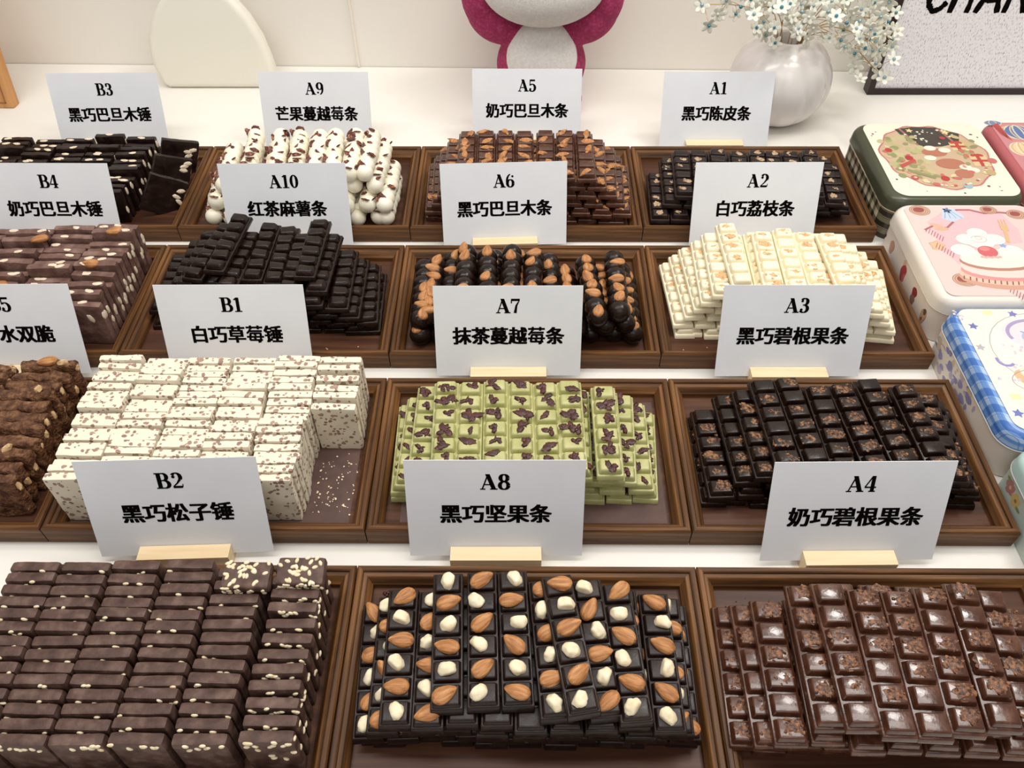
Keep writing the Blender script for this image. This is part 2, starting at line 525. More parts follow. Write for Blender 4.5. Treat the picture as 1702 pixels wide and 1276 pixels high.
# every heap, bottom layer first: (x, y, yaw) of each bar
PILES = {
    'nut': [
        [(0.0315, 0.0978, 0.0284), (0.0416, 0.0977, 0.0232), (0.0686, 0.0977, 0.0181), (0.0955, 0.0977, 0.0129), (0.1225, 0.0977, 0.0078), (0.1494, 0.0977, 0.0026), (0.1764, 0.0977, -0.0025), (0.2033, 0.0976, -0.0077), (0.2303, 0.0976, -0.0129), (0.2572, 0.0976, -0.018), (0.2723, 0.0976, -0.0232)],
        [(0.0256, 0.0948, 0.0431), (0.0532, 0.0948, 0.0358), (0.0806, 0.0949, 0.0284), (0.1081, 0.095, 0.021), (0.1356, 0.0951, 0.0137), (0.1632, 0.0952, 0.0063), (0.1906, 0.0953, -0.0011), (0.2182, 0.0953, -0.0084), (0.2457, 0.0954, -0.0158), (0.2732, 0.0955, -0.0231)],
        [(0.0388, 0.095, 0.02), (0.067, 0.095, 0.0155), (0.0953, 0.095, 0.0111), (0.1235, 0.095, 0.0066), (0.1518, 0.095, 0.0022), (0.18, 0.0949, -0.0023), (0.2083, 0.0949, -0.0067), (0.2365, 0.0949, -0.0112), (0.2648, 0.0949, -0.0156)],
        [(0.0491, 0.0956, 0.0286), (0.0749, 0.0953, 0.026), (0.1007, 0.0949, 0.0233), (0.1265, 0.0946, 0.0207), (0.1523, 0.0942, 0.018), (0.1782, 0.0938, 0.0154), (0.204, 0.0935, 0.0127), (0.2298, 0.0931, 0.01), (0.2556, 0.0927, 0.0074)],
        [(0.0875, 0.1035, 0.0533), (0.1156, 0.1035, 0.0398), (0.141, 0.1065, 0.0494), (0.1681, 0.0999, 0.0758), (0.2034, 0.0981, 0.0946), (0.2264, 0.095, 0.0781)],
        [(0.1819, 0.0957, 0.1634)],
    ],
    'milk': [
        [(0.3332, 0.0957, -0.0416), (0.3405, 0.0953, -0.0462), (0.3679, 0.095, -0.0508), (0.3954, 0.0946, -0.0554), (0.4228, 0.0943, -0.06), (0.4502, 0.0939, -0.0646), (0.4777, 0.0936, -0.0692), (0.5051, 0.0932, -0.0738), (0.5326, 0.0929, -0.0784), (0.56, 0.0925, -0.083)],
        [(0.3197, 0.093, -0.0283), (0.3489, 0.0926, -0.0359), (0.3781, 0.0922, -0.0435), (0.4072, 0.0918, -0.0511), (0.4364, 0.0914, -0.0587), (0.4655, 0.0909, -0.0663), (0.4947, 0.0905, -0.0738), (0.5238, 0.0901, -0.0814), (0.553, 0.0897, -0.089)],
        [(0.3327, 0.0887, -0.0112), (0.3594, 0.0884, -0.0215), (0.386, 0.0882, -0.0319), (0.4127, 0.088, -0.0422), (0.4393, 0.0877, -0.0526), (0.466, 0.0875, -0.0629), (0.4926, 0.0873, -0.0733), (0.5193, 0.0871, -0.0836), (0.5459, 0.0868, -0.0939)],
        [(0.3462, 0.0861, -0.0244), (0.374, 0.0846, -0.0307), (0.4017, 0.0832, -0.037), (0.4295, 0.0817, -0.0433), (0.4572, 0.0803, -0.0496), (0.485, 0.0788, -0.0559), (0.5127, 0.0774, -0.0622), (0.5405, 0.0759, -0.0685)],
        [(0.3738, 0.0932, -0.0165), (0.4033, 0.0925, -0.0268), (0.4329, 0.0919, -0.0371), (0.4624, 0.0912, -0.0474), (0.4919, 0.0906, -0.0578), (0.5214, 0.0899, -0.0681)],
        [(0.391, 0.0888, -0.0071), (0.4167, 0.0858, -0.0425), (0.4417, 0.0843, -0.0453), (0.4677, 0.0861, -0.0619), (0.4942, 0.089, -0.0653)],
    ],
    'matcha': [
        [(0.031, 0.3229, 0.021), (0.0499, 0.3228, 0.0113), (0.0776, 0.3227, 0.0016), (0.1054, 0.3226, -0.0081), (0.1331, 0.3226, -0.0177), (0.1609, 0.3225, -0.0274), (0.1886, 0.3224, -0.0371), (0.2164, 0.3223, -0.0468), (0.2441, 0.3222, -0.0565), (0.2702, 0.3221, -0.0662)],
        [(0.0318, 0.3206, 0.0156), (0.0605, 0.321, 0.0115), (0.0892, 0.3214, 0.0074), (0.118, 0.3218, 0.0033), (0.1467, 0.3222, -0.0008), (0.1755, 0.3226, -0.0049), (0.2042, 0.323, -0.009), (0.233, 0.3234, -0.0131), (0.2617, 0.3237, -0.0172)],
        [(0.0394, 0.3197, -0.0202), (0.0652, 0.3202, -0.0243), (0.0911, 0.3208, -0.0283), (0.1169, 0.3213, -0.0324), (0.1427, 0.3218, -0.0364), (0.1686, 0.3224, -0.0405), (0.1944, 0.3229, -0.0446), (0.2203, 0.3235, -0.0486), (0.2461, 0.324, -0.0527)],
        [(0.0514, 0.3242, -0.0194), (0.0813, 0.3232, -0.0179), (0.1111, 0.3222, -0.0163), (0.141, 0.3212, -0.0147), (0.1709, 0.3202, -0.0131), (0.2007, 0.3192, -0.0116), (0.2306, 0.3182, -0.01)],
        [(0.0723, 0.3197, 0.0254), (0.096, 0.3198, 0.0137), (0.1209, 0.3198, 0.0156), (0.1452, 0.3199, 0.0176), (0.1698, 0.3214, 0.0173), (0.194, 0.3206, 0.0117), (0.2268, 0.314, 0.0063)],
    ],
    'pecan': [
        [(0.331, 0.3175, -0.0009), (0.35, 0.3174, -0.0086), (0.3791, 0.3173, -0.0162), (0.4083, 0.3172, -0.0239), (0.4374, 0.3171, -0.0315), (0.4666, 0.317, -0.0392), (0.4957, 0.3169, -0.0468), (0.5249, 0.3168, -0.0545), (0.554, 0.3167, -0.0621), (0.571, 0.3165, -0.0698)],
        [(0.335, 0.3157, 0.0251), (0.3646, 0.316, 0.0143), (0.3942, 0.3162, 0.0034), (0.4237, 0.3165, -0.0075), (0.4533, 0.3167, -0.0183), (0.4829, 0.3169, -0.0292), (0.5124, 0.3172, -0.04), (0.542, 0.3174, -0.0509), (0.5716, 0.3176, -0.0617)],
        [(0.3573, 0.3242, 0.0545), (0.3864, 0.3232, 0.0392), (0.4156, 0.3223, 0.024), (0.4447, 0.3213, 0.0087), (0.4738, 0.3203, -0.0066), (0.503, 0.3193, -0.0219), (0.5321, 0.3184, -0.0371), (0.5613, 0.3174, -0.0524)],
        [(0.3727, 0.3208, 0.0434), (0.4021, 0.3201, 0.0308), (0.4316, 0.3194, 0.0182), (0.461, 0.3187, 0.0057), (0.4905, 0.318, -0.0069), (0.5199, 0.3173, -0.0195), (0.5494, 0.3165, -0.0321)],
        [(0.3892, 0.3232, 0.0511), (0.4152, 0.3244, 0.0711), (0.4409, 0.3164, 0.0306), (0.4683, 0.3197, 0.0785), (0.4957, 0.3248, 0.0851), (0.528, 0.3174, 0.0483)],
    ],
    'lychee': [
        [(0.3324, 0.547, 0.0276), (0.3417, 0.5462, 0.0105), (0.3679, 0.5455, -0.0065), (0.3941, 0.5448, -0.0236), (0.4203, 0.5441, -0.0406), (0.4464, 0.5434, -0.0577), (0.4726, 0.5427, -0.0747), (0.4988, 0.542, -0.0918), (0.525, 0.5413, -0.1088), (0.5512, 0.5406, -0.1259), (0.5674, 0.5399, -0.143)],
        [(0.3285, 0.5515, 0.0398), (0.3549, 0.5503, 0.0182), (0.3813, 0.5492, -0.0034), (0.4077, 0.548, -0.025), (0.4341, 0.5468, -0.0465), (0.4605, 0.5456, -0.0681), (0.4869, 0.5445, -0.0897), (0.5133, 0.5433, -0.1113), (0.5397, 0.5421, -0.1328), (0.5661, 0.541, -0.1544)],
        [(0.3395, 0.5522, 0.0503), (0.3664, 0.5509, 0.0269), (0.3934, 0.5497, 0.0035), (0.4204, 0.5485, -0.0199), (0.4474, 0.5472, -0.0433), (0.4744, 0.546, -0.0667), (0.5013, 0.5448, -0.09), (0.5283, 0.5435, -0.1134), (0.5553, 0.5423, -0.1368)],
        [(0.3489, 0.5517, 0.0377), (0.373, 0.5507, 0.022), (0.3972, 0.5497, 0.0062), (0.4213, 0.5487, -0.0095), (0.4455, 0.5477, -0.0253), (0.4696, 0.5467, -0.041), (0.4937, 0.5457, -0.0568), (0.5179, 0.5447, -0.0725), (0.542, 0.5437, -0.0883)],
        [(0.3576, 0.5495, -0.0231), (0.3817, 0.5485, -0.0317), (0.4058, 0.5475, -0.0404), (0.4299, 0.5465, -0.049), (0.4541, 0.5455, -0.0577), (0.4782, 0.5445, -0.0663), (0.5023, 0.5435, -0.075), (0.5264, 0.5425, -0.0837)],
        [(0.3683, 0.5484, -0.0263), (0.3924, 0.5481, -0.0289), (0.4166, 0.5478, -0.0315), (0.4408, 0.5475, -0.0341), (0.465, 0.5472, -0.0368), (0.4892, 0.5469, -0.0394), (0.5133, 0.5466, -0.042)],
        [(0.3862, 0.5512, 0.0255), (0.4219, 0.5379, -0.051), (0.4469, 0.54, -0.0318), (0.4705, 0.5369, -0.0236), (0.4986, 0.5338, 0.0117)],
    ],
    'mochi': [
        [(-0.272, 0.5575, 0.0219), (-0.2588, 0.5567, 0.0239), (-0.2323, 0.5558, 0.0259), (-0.2058, 0.5549, 0.0279), (-0.1793, 0.554, 0.0299), (-0.1528, 0.5532, 0.0318), (-0.1263, 0.5523, 0.0338), (-0.0998, 0.5514, 0.0358), (-0.0733, 0.5505, 0.0378), (-0.0468, 0.5497, 0.0398), (-0.0315, 0.5488, 0.0418)],
        [(-0.2749, 0.5692, -0.0021), (-0.2482, 0.567, 0.0063), (-0.2215, 0.5649, 0.0147), (-0.1948, 0.5628, 0.0231), (-0.1681, 0.5607, 0.0315), (-0.1413, 0.5586, 0.0399), (-0.1146, 0.5565, 0.0484), (-0.0879, 0.5544, 0.0568), (-0.0612, 0.5523, 0.0652), (-0.0345, 0.5502, 0.0736)],
        [(-0.2542, 0.5796, -0.0172), (-0.2286, 0.5753, -0.0133), (-0.203, 0.571, -0.0095), (-0.1774, 0.5667, -0.0056), (-0.1518, 0.5625, -0.0017), (-0.1262, 0.5582, 0.0021), (-0.1005, 0.5539, 0.006), (-0.0749, 0.5496, 0.0098), (-0.0493, 0.5453, 0.0137)],
        [(-0.238, 0.5819, -0.0558), (-0.2085, 0.58, -0.0437), (-0.1789, 0.5733, -0.0316), (-0.1494, 0.5666, -0.0195), (-0.1198, 0.5599, -0.0074), (-0.0903, 0.5532, 0.0047), (-0.0607, 0.5465, 0.0168)],
        [(-0.2207, 0.5819, -0.185), (-0.1828, 0.5644, -0.0879), (-0.1602, 0.581, -0.0136), (-0.1356, 0.577, 0.0083), (-0.1158, 0.5597, -0.0046), (-0.0823, 0.5613, -0.0359)],
        [(-0.1969, 0.5819, -0.0976), (-0.0959, 0.572, -0.0206)],
    ],
    'ball': [
        [(0.0308, 0.5314, -0.0162), (0.056, 0.5317, -0.0171), (0.0841, 0.532, -0.018), (0.1122, 0.5322, -0.0189), (0.1403, 0.5325, -0.0198), (0.1684, 0.5328, -0.0207), (0.1965, 0.5331, -0.0216), (0.2245, 0.5333, -0.0225), (0.2526, 0.5336, -0.0234), (0.2723, 0.5339, -0.0243)],
        [(0.0308, 0.5364, 0.0166), (0.0414, 0.5421, -0.0479), (0.0632, 0.5534, -0.0098), (0.0857, 0.5515, -0.0159), (0.1148, 0.5516, 0.0099), (0.1442, 0.5516, 0.0019), (0.1793, 0.546, -0.013), (0.2036, 0.526, 0.1079), (0.2373, 0.5277, 0.0427), (0.2626, 0.5314, -0.0141)],
        [(0.0806, 0.542, -0.0144), (0.1075, 0.5365, 0.0276), (0.134, 0.5402, -0.0331), (0.1584, 0.5311, -0.0487), (0.226, 0.5201, 0.0932), (0.2534, 0.5305, -0.0232)],
    ],
    'mango': [
        [(-0.2665, 0.7504, 0.1339), (-0.2412, 0.7505, 0.1159), (-0.2127, 0.7506, 0.0979), (-0.1841, 0.7507, 0.08), (-0.1556, 0.7507, 0.062), (-0.1271, 0.7508, 0.044), (-0.0985, 0.7508, 0.026), (-0.07, 0.7508, 0.008), (-0.0415, 0.7508, -0.0099), (-0.0309, 0.7508, -0.0279)],
        [(-0.2585, 0.7588, 0.1073), (-0.2295, 0.7571, 0.0906), (-0.2005, 0.7553, 0.0739), (-0.1714, 0.7536, 0.0572), (-0.1424, 0.7518, 0.0405), (-0.1134, 0.7508, 0.0238), (-0.0844, 0.7508, 0.0071), (-0.0554, 0.7508, -0.0096), (-0.0308, 0.7508, -0.0263)],
        [(-0.2445, 0.7683, 0.0609), (-0.2157, 0.7683, 0.0472), (-0.1869, 0.7683, 0.0336), (-0.158, 0.7683, 0.0199), (-0.1292, 0.7683, 0.0063), (-0.1004, 0.7683, -0.0073), (-0.0716, 0.7683, -0.021), (-0.0428, 0.7683, -0.0346)],
        [(-0.2099, 0.7683, 0.0743), (-0.1751, 0.7683, 0.0841), (-0.1494, 0.7683, 0.0802), (-0.1236, 0.7683, 0.0721), (-0.102, 0.7683, 0.0739), (-0.076, 0.7683, 0.0428), (-0.0551, 0.7683, -0.0082)],
    ],
    'almond': [
        [(0.0303, 0.7688, 0.0051), (0.0464, 0.7676, 0.001), (0.0733, 0.7665, -0.0031), (0.1003, 0.7653, -0.0072), (0.1272, 0.7642, -0.0113), (0.1541, 0.763, -0.0154), (0.181, 0.7619, -0.0196), (0.2079, 0.7607, -0.0237), (0.2349, 0.7596, -0.0278), (0.2618, 0.7584, -0.0319), (0.2717, 0.7572, -0.036)],
        [(0.0299, 0.7636, 0.0273), (0.0578, 0.763, 0.0197), (0.0857, 0.7623, 0.0121), (0.1136, 0.7617, 0.0045), (0.1414, 0.761, -0.0032), (0.1693, 0.7604, -0.0108), (0.1972, 0.7598, -0.0184), (0.2251, 0.7591, -0.026), (0.2529, 0.7585, -0.0336), (0.2808, 0.7578, -0.0412)],
        [(0.0396, 0.7633, 0.0329), (0.0685, 0.7633, 0.0233), (0.0974, 0.7633, 0.0137), (0.1263, 0.7633, 0.0041), (0.1552, 0.7633, -0.0055), (0.1841, 0.7633, -0.0152), (0.213, 0.7633, -0.0248), (0.2419, 0.7633, -0.0344), (0.2709, 0.7633, -0.044)],
        [(0.0479, 0.7633, 0.0286), (0.0744, 0.7633, 0.0172), (0.1009, 0.7633, 0.0058), (0.1273, 0.7633, -0.0056), (0.1538, 0.7633, -0.017), (0.1803, 0.7633, -0.0284), (0.2068, 0.7633, -0.0398), (0.2333, 0.7633, -0.0512), (0.2597, 0.7633, -0.0626)],
        [(0.0566, 0.7633, 0.0026), (0.0835, 0.7633, -0.0034), (0.1104, 0.7633, -0.0094), (0.1373, 0.7633, -0.0154), (0.1643, 0.7633, -0.0213), (0.1912, 0.7633, -0.0273), (0.2181, 0.7633, -0.0333), (0.2451, 0.7633, -0.0393)],
        [(0.0742, 0.7633, 0.0148), (0.0996, 0.7633, 0.0112), (0.1246, 0.7633, 0.0077), (0.1496, 0.7633, 0.0017), (0.1781, 0.7633, -0.0131), (0.2032, 0.7633, -0.0264), (0.2294, 0.7633, -0.0133)],
    ],
    'peel': [
        [(0.3337, 0.7505, -0.0576), (0.3436, 0.7531, -0.0667), (0.3703, 0.7557, -0.0758), (0.397, 0.7582, -0.0849), (0.4237, 0.7608, -0.094), (0.4503, 0.7634, -0.1031), (0.477, 0.766, -0.1121), (0.5037, 0.7685, -0.1212), (0.5304, 0.7711, -0.1303), (0.5571, 0.7737, -0.1394), (0.5675, 0.7763, -0.1485)],
        [(0.3283, 0.7433, -0.05), (0.3553, 0.7433, -0.0572), (0.3822, 0.7452, -0.0644), (0.4092, 0.7478, -0.0715), (0.4361, 0.7503, -0.0787), (0.4631, 0.7529, -0.0859), (0.49, 0.7555, -0.0931), (0.517, 0.758, -0.1003), (0.5439, 0.7606, -0.1075), (0.5708, 0.7631, -0.1147)],
        [(0.346, 0.7593, -0.0605), (0.3724, 0.7593, -0.0623), (0.3988, 0.7593, -0.0641), (0.4252, 0.7593, -0.066), (0.4515, 0.7593, -0.0678), (0.4779, 0.7593, -0.0696), (0.5043, 0.7593, -0.0715), (0.5306, 0.7595, -0.0733), (0.557, 0.7609, -0.0752)],
        [(0.3598, 0.7593, -0.0756), (0.3823, 0.7593, -0.0999), (0.4082, 0.7593, -0.1244), (0.4339, 0.7593, -0.1429), (0.46, 0.7593, -0.1651), (0.4796, 0.7593, -0.1639), (0.5033, 0.7593, -0.1643), (0.5318, 0.7593, -0.1559)],
    ],
}



LAYER_WORDS = ['top layer', 'second layer', 'third layer', 'fourth layer', 'fifth layer', 'sixth layer', 'bottom layer']


def pile(key, desc, group, L, W, H, zs, bars, tops=None, part=None, nuts=None, rng=1, where='', cat='chocolate bar', name=None):
    """a stepped heap of bars: every bar of every layer is a thing of its own"""
    rnd = random.Random(rng)
    lays = PILES[key]
    nl = len(lays)
    name = {'nut': 'nut_bar', 'milk': 'milk_pecan_bar', 'matcha': 'matcha_bar', 'pecan': 'dark_pecan_bar', 'lychee': 'lychee_bar', 'mochi': 'plain_dark_bar',
            'ball': 'almond_ball_bar', 'mango': 'cranberry_ball_bar', 'almond': 'milk_almond_bar', 'peel': 'citrus_peel_bar'}[key]
    cat = name.replace('_', ' ')
    for k, lay in enumerate(lays):
        for i, (x, y, yaw) in enumerate(lay):
            shown = k >= nl - 2 or i < 2 or i >= len(lay) - 2
            lw = 'top layer' if k == nl - 1 else ('bottom layer' if k == 0 else LAYER_WORDS[nl - 1 - k])
            if len(lay) == 1:
                pos = 'lying askew on top'
            else:
                pos = ORD[i + 1] + ' from the left, ' + lw
            o = tag(empty(name, (x + rnd.uniform(-.0006, .0006), y + (rnd.uniform(-.003, .003) if 0 < i < len(lay) - 1 else 0), zs[k] + 0.0002),
                          (0, 0, yaw + rnd.uniform(-.008, .008))), desc + ', ' + pos, cat, group)
            o['label'] = desc + ', ' + pos
            flip = rnd.random() < 0.5
            b = link('bar', rnd.choice(bars), o)
            if flip: b.rotation_euler[2] = math.pi
            if not shown: continue
            if tops: 
                tp = link(part, rnd.choice(tops), o)
                if rnd.random() < .5: tp.rotation_euler[2] = math.pi
            if nuts: nuts(o, rnd, i + k, L, W, H)


def six(L): return [-L / 2 + 0.002 + (L - 0.004) / 6 * (j + 0.5) for j in range(6)]


def nuts_mixed(o, rnd, i, L, W, H):
    for j, y in enumerate(six(L)):
        if (i + j) % 2 == 0:
            a = rnd.choice((rnd.uniform(0.6, 1.5), rnd.uniform(-1.5, -.6), rnd.uniform(0.9, 2.2)))
            link('almond', rnd.choice(ALM), o, (rnd.uniform(-.002, .002), y, H + 0.0008), (rnd.uniform(-.2, .2), rnd.uniform(-.3, .3), a))
        else:
            link('hazelnut', rnd.choice(HAZ), o, (rnd.uniform(-.005, .004), y, H + 0.0006), (rnd.uniform(-.3, .3), rnd.uniform(-.3, .3), rnd.uniform(0, 6.28)))


def nuts_cran(o, rnd, i, L, W, H):
    for j, y in enumerate(six(L)):
        for q in range(rnd.choice((1, 1, 2))):
            s = rnd.uniform(0.75, 1.4)
            link('cranberry_piece', rnd.choice(CRA), o, (rnd.uniform(-.004, .004), y + rnd.uniform(-.003, .002), H - 0.0002), (0, 0, rnd.uniform(0, 6.28)), (s, s, 1))


def nuts_flake(o, rnd, i, L, W, H):
    for j, y in enumerate(six(L)):
        if rnd.random() < 0.8:
            link('almond_piece', rnd.choice(FLK), o, (rnd.uniform(-.005, .005), y + rnd.uniform(-.004, .004), H - 0.0006), (rnd.uniform(-.2, .2), rnd.uniform(-.2, .2), rnd.uniform(0, 6.28)))


def nuts_ball(o, rnd, i, L, W, H):
    r = 0.0122
    side = rnd.uniform(-.35, .35)
    for j in range(7):
        if rnd.random() < 0.30: continue
        y = -L / 2 + r + (L - 2 * r) * j / 6
        a = side + rnd.uniform(-.28, .28)
        link('almond', rnd.choice(ALM), o, (math.sin(a) * r * .84, y, r * 0.92 + math.cos(a) * r * 0.84), (rnd.uniform(-.2, .2), a, rnd.choice((rnd.uniform(-.5, .5), rnd.uniform(-.4, .4), rnd.uniform(1.0, 2.0)))), (0.95, 0.88, 0.85))


Z6 = [ROWZ + 0.0125 * k for k in range(7)]

B = [bar_mesh('nut_bar', 0.115, 0.0252, 0.0121, M['dark'], s, foot=0.62, gap=0.475, slope=0.84) for s in (1, 2, 3)]
pile('nut', 'dark bar with whole almonds and hazelnuts', 'dark nut bars in front of card A8', 0.115, 0.0252, 0.0121, Z6, B, nuts=nuts_mixed, rng=11)

B = [bar_mesh('milk_bar', 0.118, 0.0258, 0.0121, M['milk'], s) for s in (4, 5, 6)]
PT = [crumb_patch('pecan_patch', 0.0225, 0.0165, M['crumb_milk'], s, 16) for s in (1, 2, 3, 4)]
pile('milk', 'milk chocolate bar with pecan crumbs', 'milk pecan bars in front of card A4', 0.118, 0.0258, 0.0121, Z6, B, nuts=patcher('pecan_patch', PT, .72), rng=12)

B = [bar_mesh('matcha_bar', 0.111, 0.0252, 0.0121, M['matcha'], s, soft=0.0018) for s in (7, 8, 9)]
pile('matcha', 'green matcha bar with dried cranberries', 'matcha bars in front of card A7', 0.111, 0.0252, 0.0121, Z6, B, nuts=nuts_cran, rng=13)

B = [bar_mesh('pecan_bar', 0.110, 0.0256, 0.0121, M['dark_gloss'], s) for s in (10, 11, 12)]
PT = [crumb_patch('pecan_patch', 0.0220, 0.0150, M['crumb_dark'], s, 18) for s in (5, 6, 7, 8)]
pile('pecan', 'dark bar with pecan crumbs', 'dark pecan bars in front of card A3', 0.110, 0.0256, 0.0121, Z6, B, nuts=patcher('pecan_patch', PT, .8), rng=14)

B = [bar_mesh('lychee_bar', 0.110, 0.0236, 0.0115, M['white'], s, soft=0.0022, melt=0.0005) for s in (13, 14, 15)]
PT = [crumb_patch('flake_patch', 0.0190, 0.0140, M['crumb_gold'], s, 8, 0.0014) for s in (9, 10, 11, 12)]
pile('lychee', 'white lychee bar with golden flakes', 'white lychee bars in front of card A2', 0.110, 0.0236, 0.0115, [ROWZ + 0.0118 * k for k in range(7)], B, nuts=patcher('flake_patch', PT, .7), rng=15)

B = [bar_mesh('mochi_bar', 0.105, 0.0252, 0.0121, M['dark_gloss'], s, soft=0.0024, melt=0.0016, slope=0.72) for s in (16, 17, 18)]
T = None
pile('mochi', 'plain dark chocolate bar', 'plain dark bars in front of card A10', 0.105, 0.0252, 0.0121, Z6, B, rng=16)

B = [ball_bar_mesh('ball_bar', 0.112, 0.0122, M['dark_gloss'], s, 7) for s in (1, 2, 3)]
pile('ball', 'bar of dark balls with almonds', 'dark ball bars in front of card A6', 0.112, 0.0244, 0.0244, [ROWZ + 0.0185 * k for k in range(3)], B, nuts=nuts_ball, rng=17)

B = [ball_bar_mesh('mango_bar', 0.108, 0.0119, M['white_ball'], s, 7) for s in (4, 5, 6)]
T = []
for s in range(4):
    rnd = random.Random(90 + s)
    bm = bmesh.new()
    for i in range(7):
        y = -0.054 + 0.0119 + (0.108 - 0.0238) * i / 6
        for q in range(rnd.choice((1, 2, 2))):
            a, e = rnd.uniform(-.9, .9), rnd.uniform(-.7, .7)
            add_blob(bm, (math.sin(a) * .0116, y + .0116 * math.sin(e) * .9, .0109 + math.cos(a) * math.cos(e) * .0119), (rnd.uniform(.0030, .0062), rnd.uniform(.0022, .0042), .0009), 3,
                     rot=(-e, a, rnd.uniform(0, 3)), rough=.6, rscale=2, seed=s * 50 + i * 3 + q)
    T.append(to_mesh(bm, 'cranberry_flakes', M['flake_red'], 60))
pile('mango', 'bar of white balls flecked with cranberry', 'white ball bars in front of card A9', 0.108, 0.025, 0.025, [ROWZ + 0.0185 * k for k in range(4)], B, T, 'cranberry_flakes', rng=18)

B = [bar_mesh('almond_bar', 0.110, 0.0254, 0.0121, M['milk'], s) for s in (19, 20, 21)]
pile('almond', 'brown bar with almond pieces', 'milk almond bars in front of card A5', 0.110, 0.0254, 0.0121, Z6, B, nuts=nuts_flake, rng=19)

B = [bar_mesh('peel_bar', 0.105, 0.0254, 0.0121, M['dark'], s) for s in (22, 23, 24)]
PT = [crumb_patch('peel_piece', 0.0150, 0.0110, M['peel'], s, 4, 0.0020) for s in (13, 14, 15, 16)]
pile('peel', 'dark bar with citrus peel bits', 'dark peel bars in front of card A1', 0.105, 0.0254, 0.0121, Z6, B, nuts=patcher('peel_piece', PT, .8, .004), rng=20)


# ------------------------------------------------------------------ standing blocks
def block_mesh(name, w, t, h, mat, seed, rough=0.0006, rs=60, bev=0.0012, round_top=0.0):
    bm = bmesh.new()
    nx, ny, nz = 12, 4, 14
    grid = {}
    def vert(i, j, k):
        key = (i, j, k)
        if key not in grid:
            x, y, z = (i / nx - .5) * w, (j / ny - .5) * t, k / nz * h
            # rounded edges: pull the corners in
            ex, ey, ez = max(0, abs(x) - (w / 2 - bev)), max(0, abs(y) - (t / 2 - bev)), max(0, z - (h - bev * (1 + round_top)), bev - z)
            ln = math.sqrt(ex * ex + ey * ey + ez * ez)
            if ln > bev:
                f = 1 - bev / ln
                x -= math.copysign(ex * f, x); y -= math.copysign(ey * f, y); z -= (ez * f if z > h / 2 else -ez * f)
            p = Vector((x, y, z))
            d = noise.noise_vector(p * rs + Vector((seed * 9.0, seed, 0))) * rough + noise.noise_vector(p * rs * 3 + Vector((seed * 2.0, 3, seed))) * rough * 0.5
            if k == 0: d.z = 0
            grid[key] = bm.verts.new(p + d)
        return grid[key]
    for i in range(nx):
        for k in range(nz):
            bm.faces.new((vert(i, 0, k), vert(i + 1, 0, k), vert(i + 1, 0, k + 1), vert(i, 0, k + 1)))
            bm.faces.new((vert(i, ny, k + 1), vert(i + 1, ny, k + 1), vert(i + 1, ny, k), vert(i, ny, k)))
    for j in range(ny):
        for k in range(nz):
            bm.faces.new((vert(0, j + 1, k), vert(0, j, k), vert(0, j, k + 1), vert(0, j + 1, k + 1)))
            bm.faces.new((vert(nx, j, k), vert(nx, j + 1, k), vert(nx, j + 1, k + 1), vert(nx, j, k + 1)))
    for i in range(nx):
        for j in range(ny):
            bm.faces.new((vert(i, j, nz), vert(i + 1, j, nz), vert(i + 1, j + 1, nz), vert(i, j + 1, nz)))
            bm.faces.new((vert(i, j + 1, 0), vert(i + 1, j + 1, 0), vert(i + 1, j, 0), vert(i, j, 0)))
    me = to_mesh(bm, name, mat, 50)
    return me


PINE = []
for s in range(3):
    bm = bmesh.new(); add_blob(bm, (0, 0, 0), (0.0026, 0.0012, 0.0016), 2, rough=.2, seed=s); PINE.append(to_mesh(bm, 'pine_nut', M['pine'], 180))
SLI = []
for s in range(3):
    bm = bmesh.new(); add_blob(bm, (0, 0, 0), (0.0056, 0.0011, 0.0030), 3, rough=.25, rscale=1.3, seed=s + 40); SLI.append(to_mesh(bm, 'almond_slice', M['slice'], 180))
CHK = [chunk_mesh('nut_chunk', M['chunk'], s, (0.0046, 0.0030, 0.0034)) for s in (3, 8, 12)]
ALW = [ALM[0], ALM[2]]


def columns(desc, group, cols, meshes, w, h, t, rng, lean=-0.05, extra=None, jit=0.0012, dz=0.0, yawj=.025, name='chocolate_block'):
    """blocks standing on edge one behind another, in columns; cols: (x back, x front, y back, y front, count)"""
    rnd = random.Random(rng)
    for ci, (xb, xf, yb, yf, n) in enumerate(cols):
        for i in range(n):
            f = i / max(1, n - 1)
            drift = jit * math.sin(i * 0.9 + ci * 2.1)
            o = tag(empty(name, (xb + (xf - xb) * f + drift + rnd.uniform(-jit, jit) * .7, yb + (yf - yb) * f + rnd.uniform(-.0004, .0004), ROWZ + 0.0004),
                          (lean + rnd.uniform(-.012, .012), 0, rnd.uniform(-yawj, yawj))),
                    f'{desc}, {ORD[ci + 1]} column from the left, {ORD[i + 1]} from the back', 'chocolate block', group)
            b = link('block', rnd.choice(meshes), o, scale=(1, 1, 1 - rnd.uniform(0, dz or 0.06)))
            if extra: extra(o, rnd, ci, i, n, len(cols), b.scale[2])


# pine-nut blocks (front row)
pw, pt, ph = 0.0405, 0.0094, 0.057
BM_ = [block_mesh('pine_block', pw, pt, ph, M['dark_dull'], s, 0.0004, 70, 0.0022) for s in range(4)]


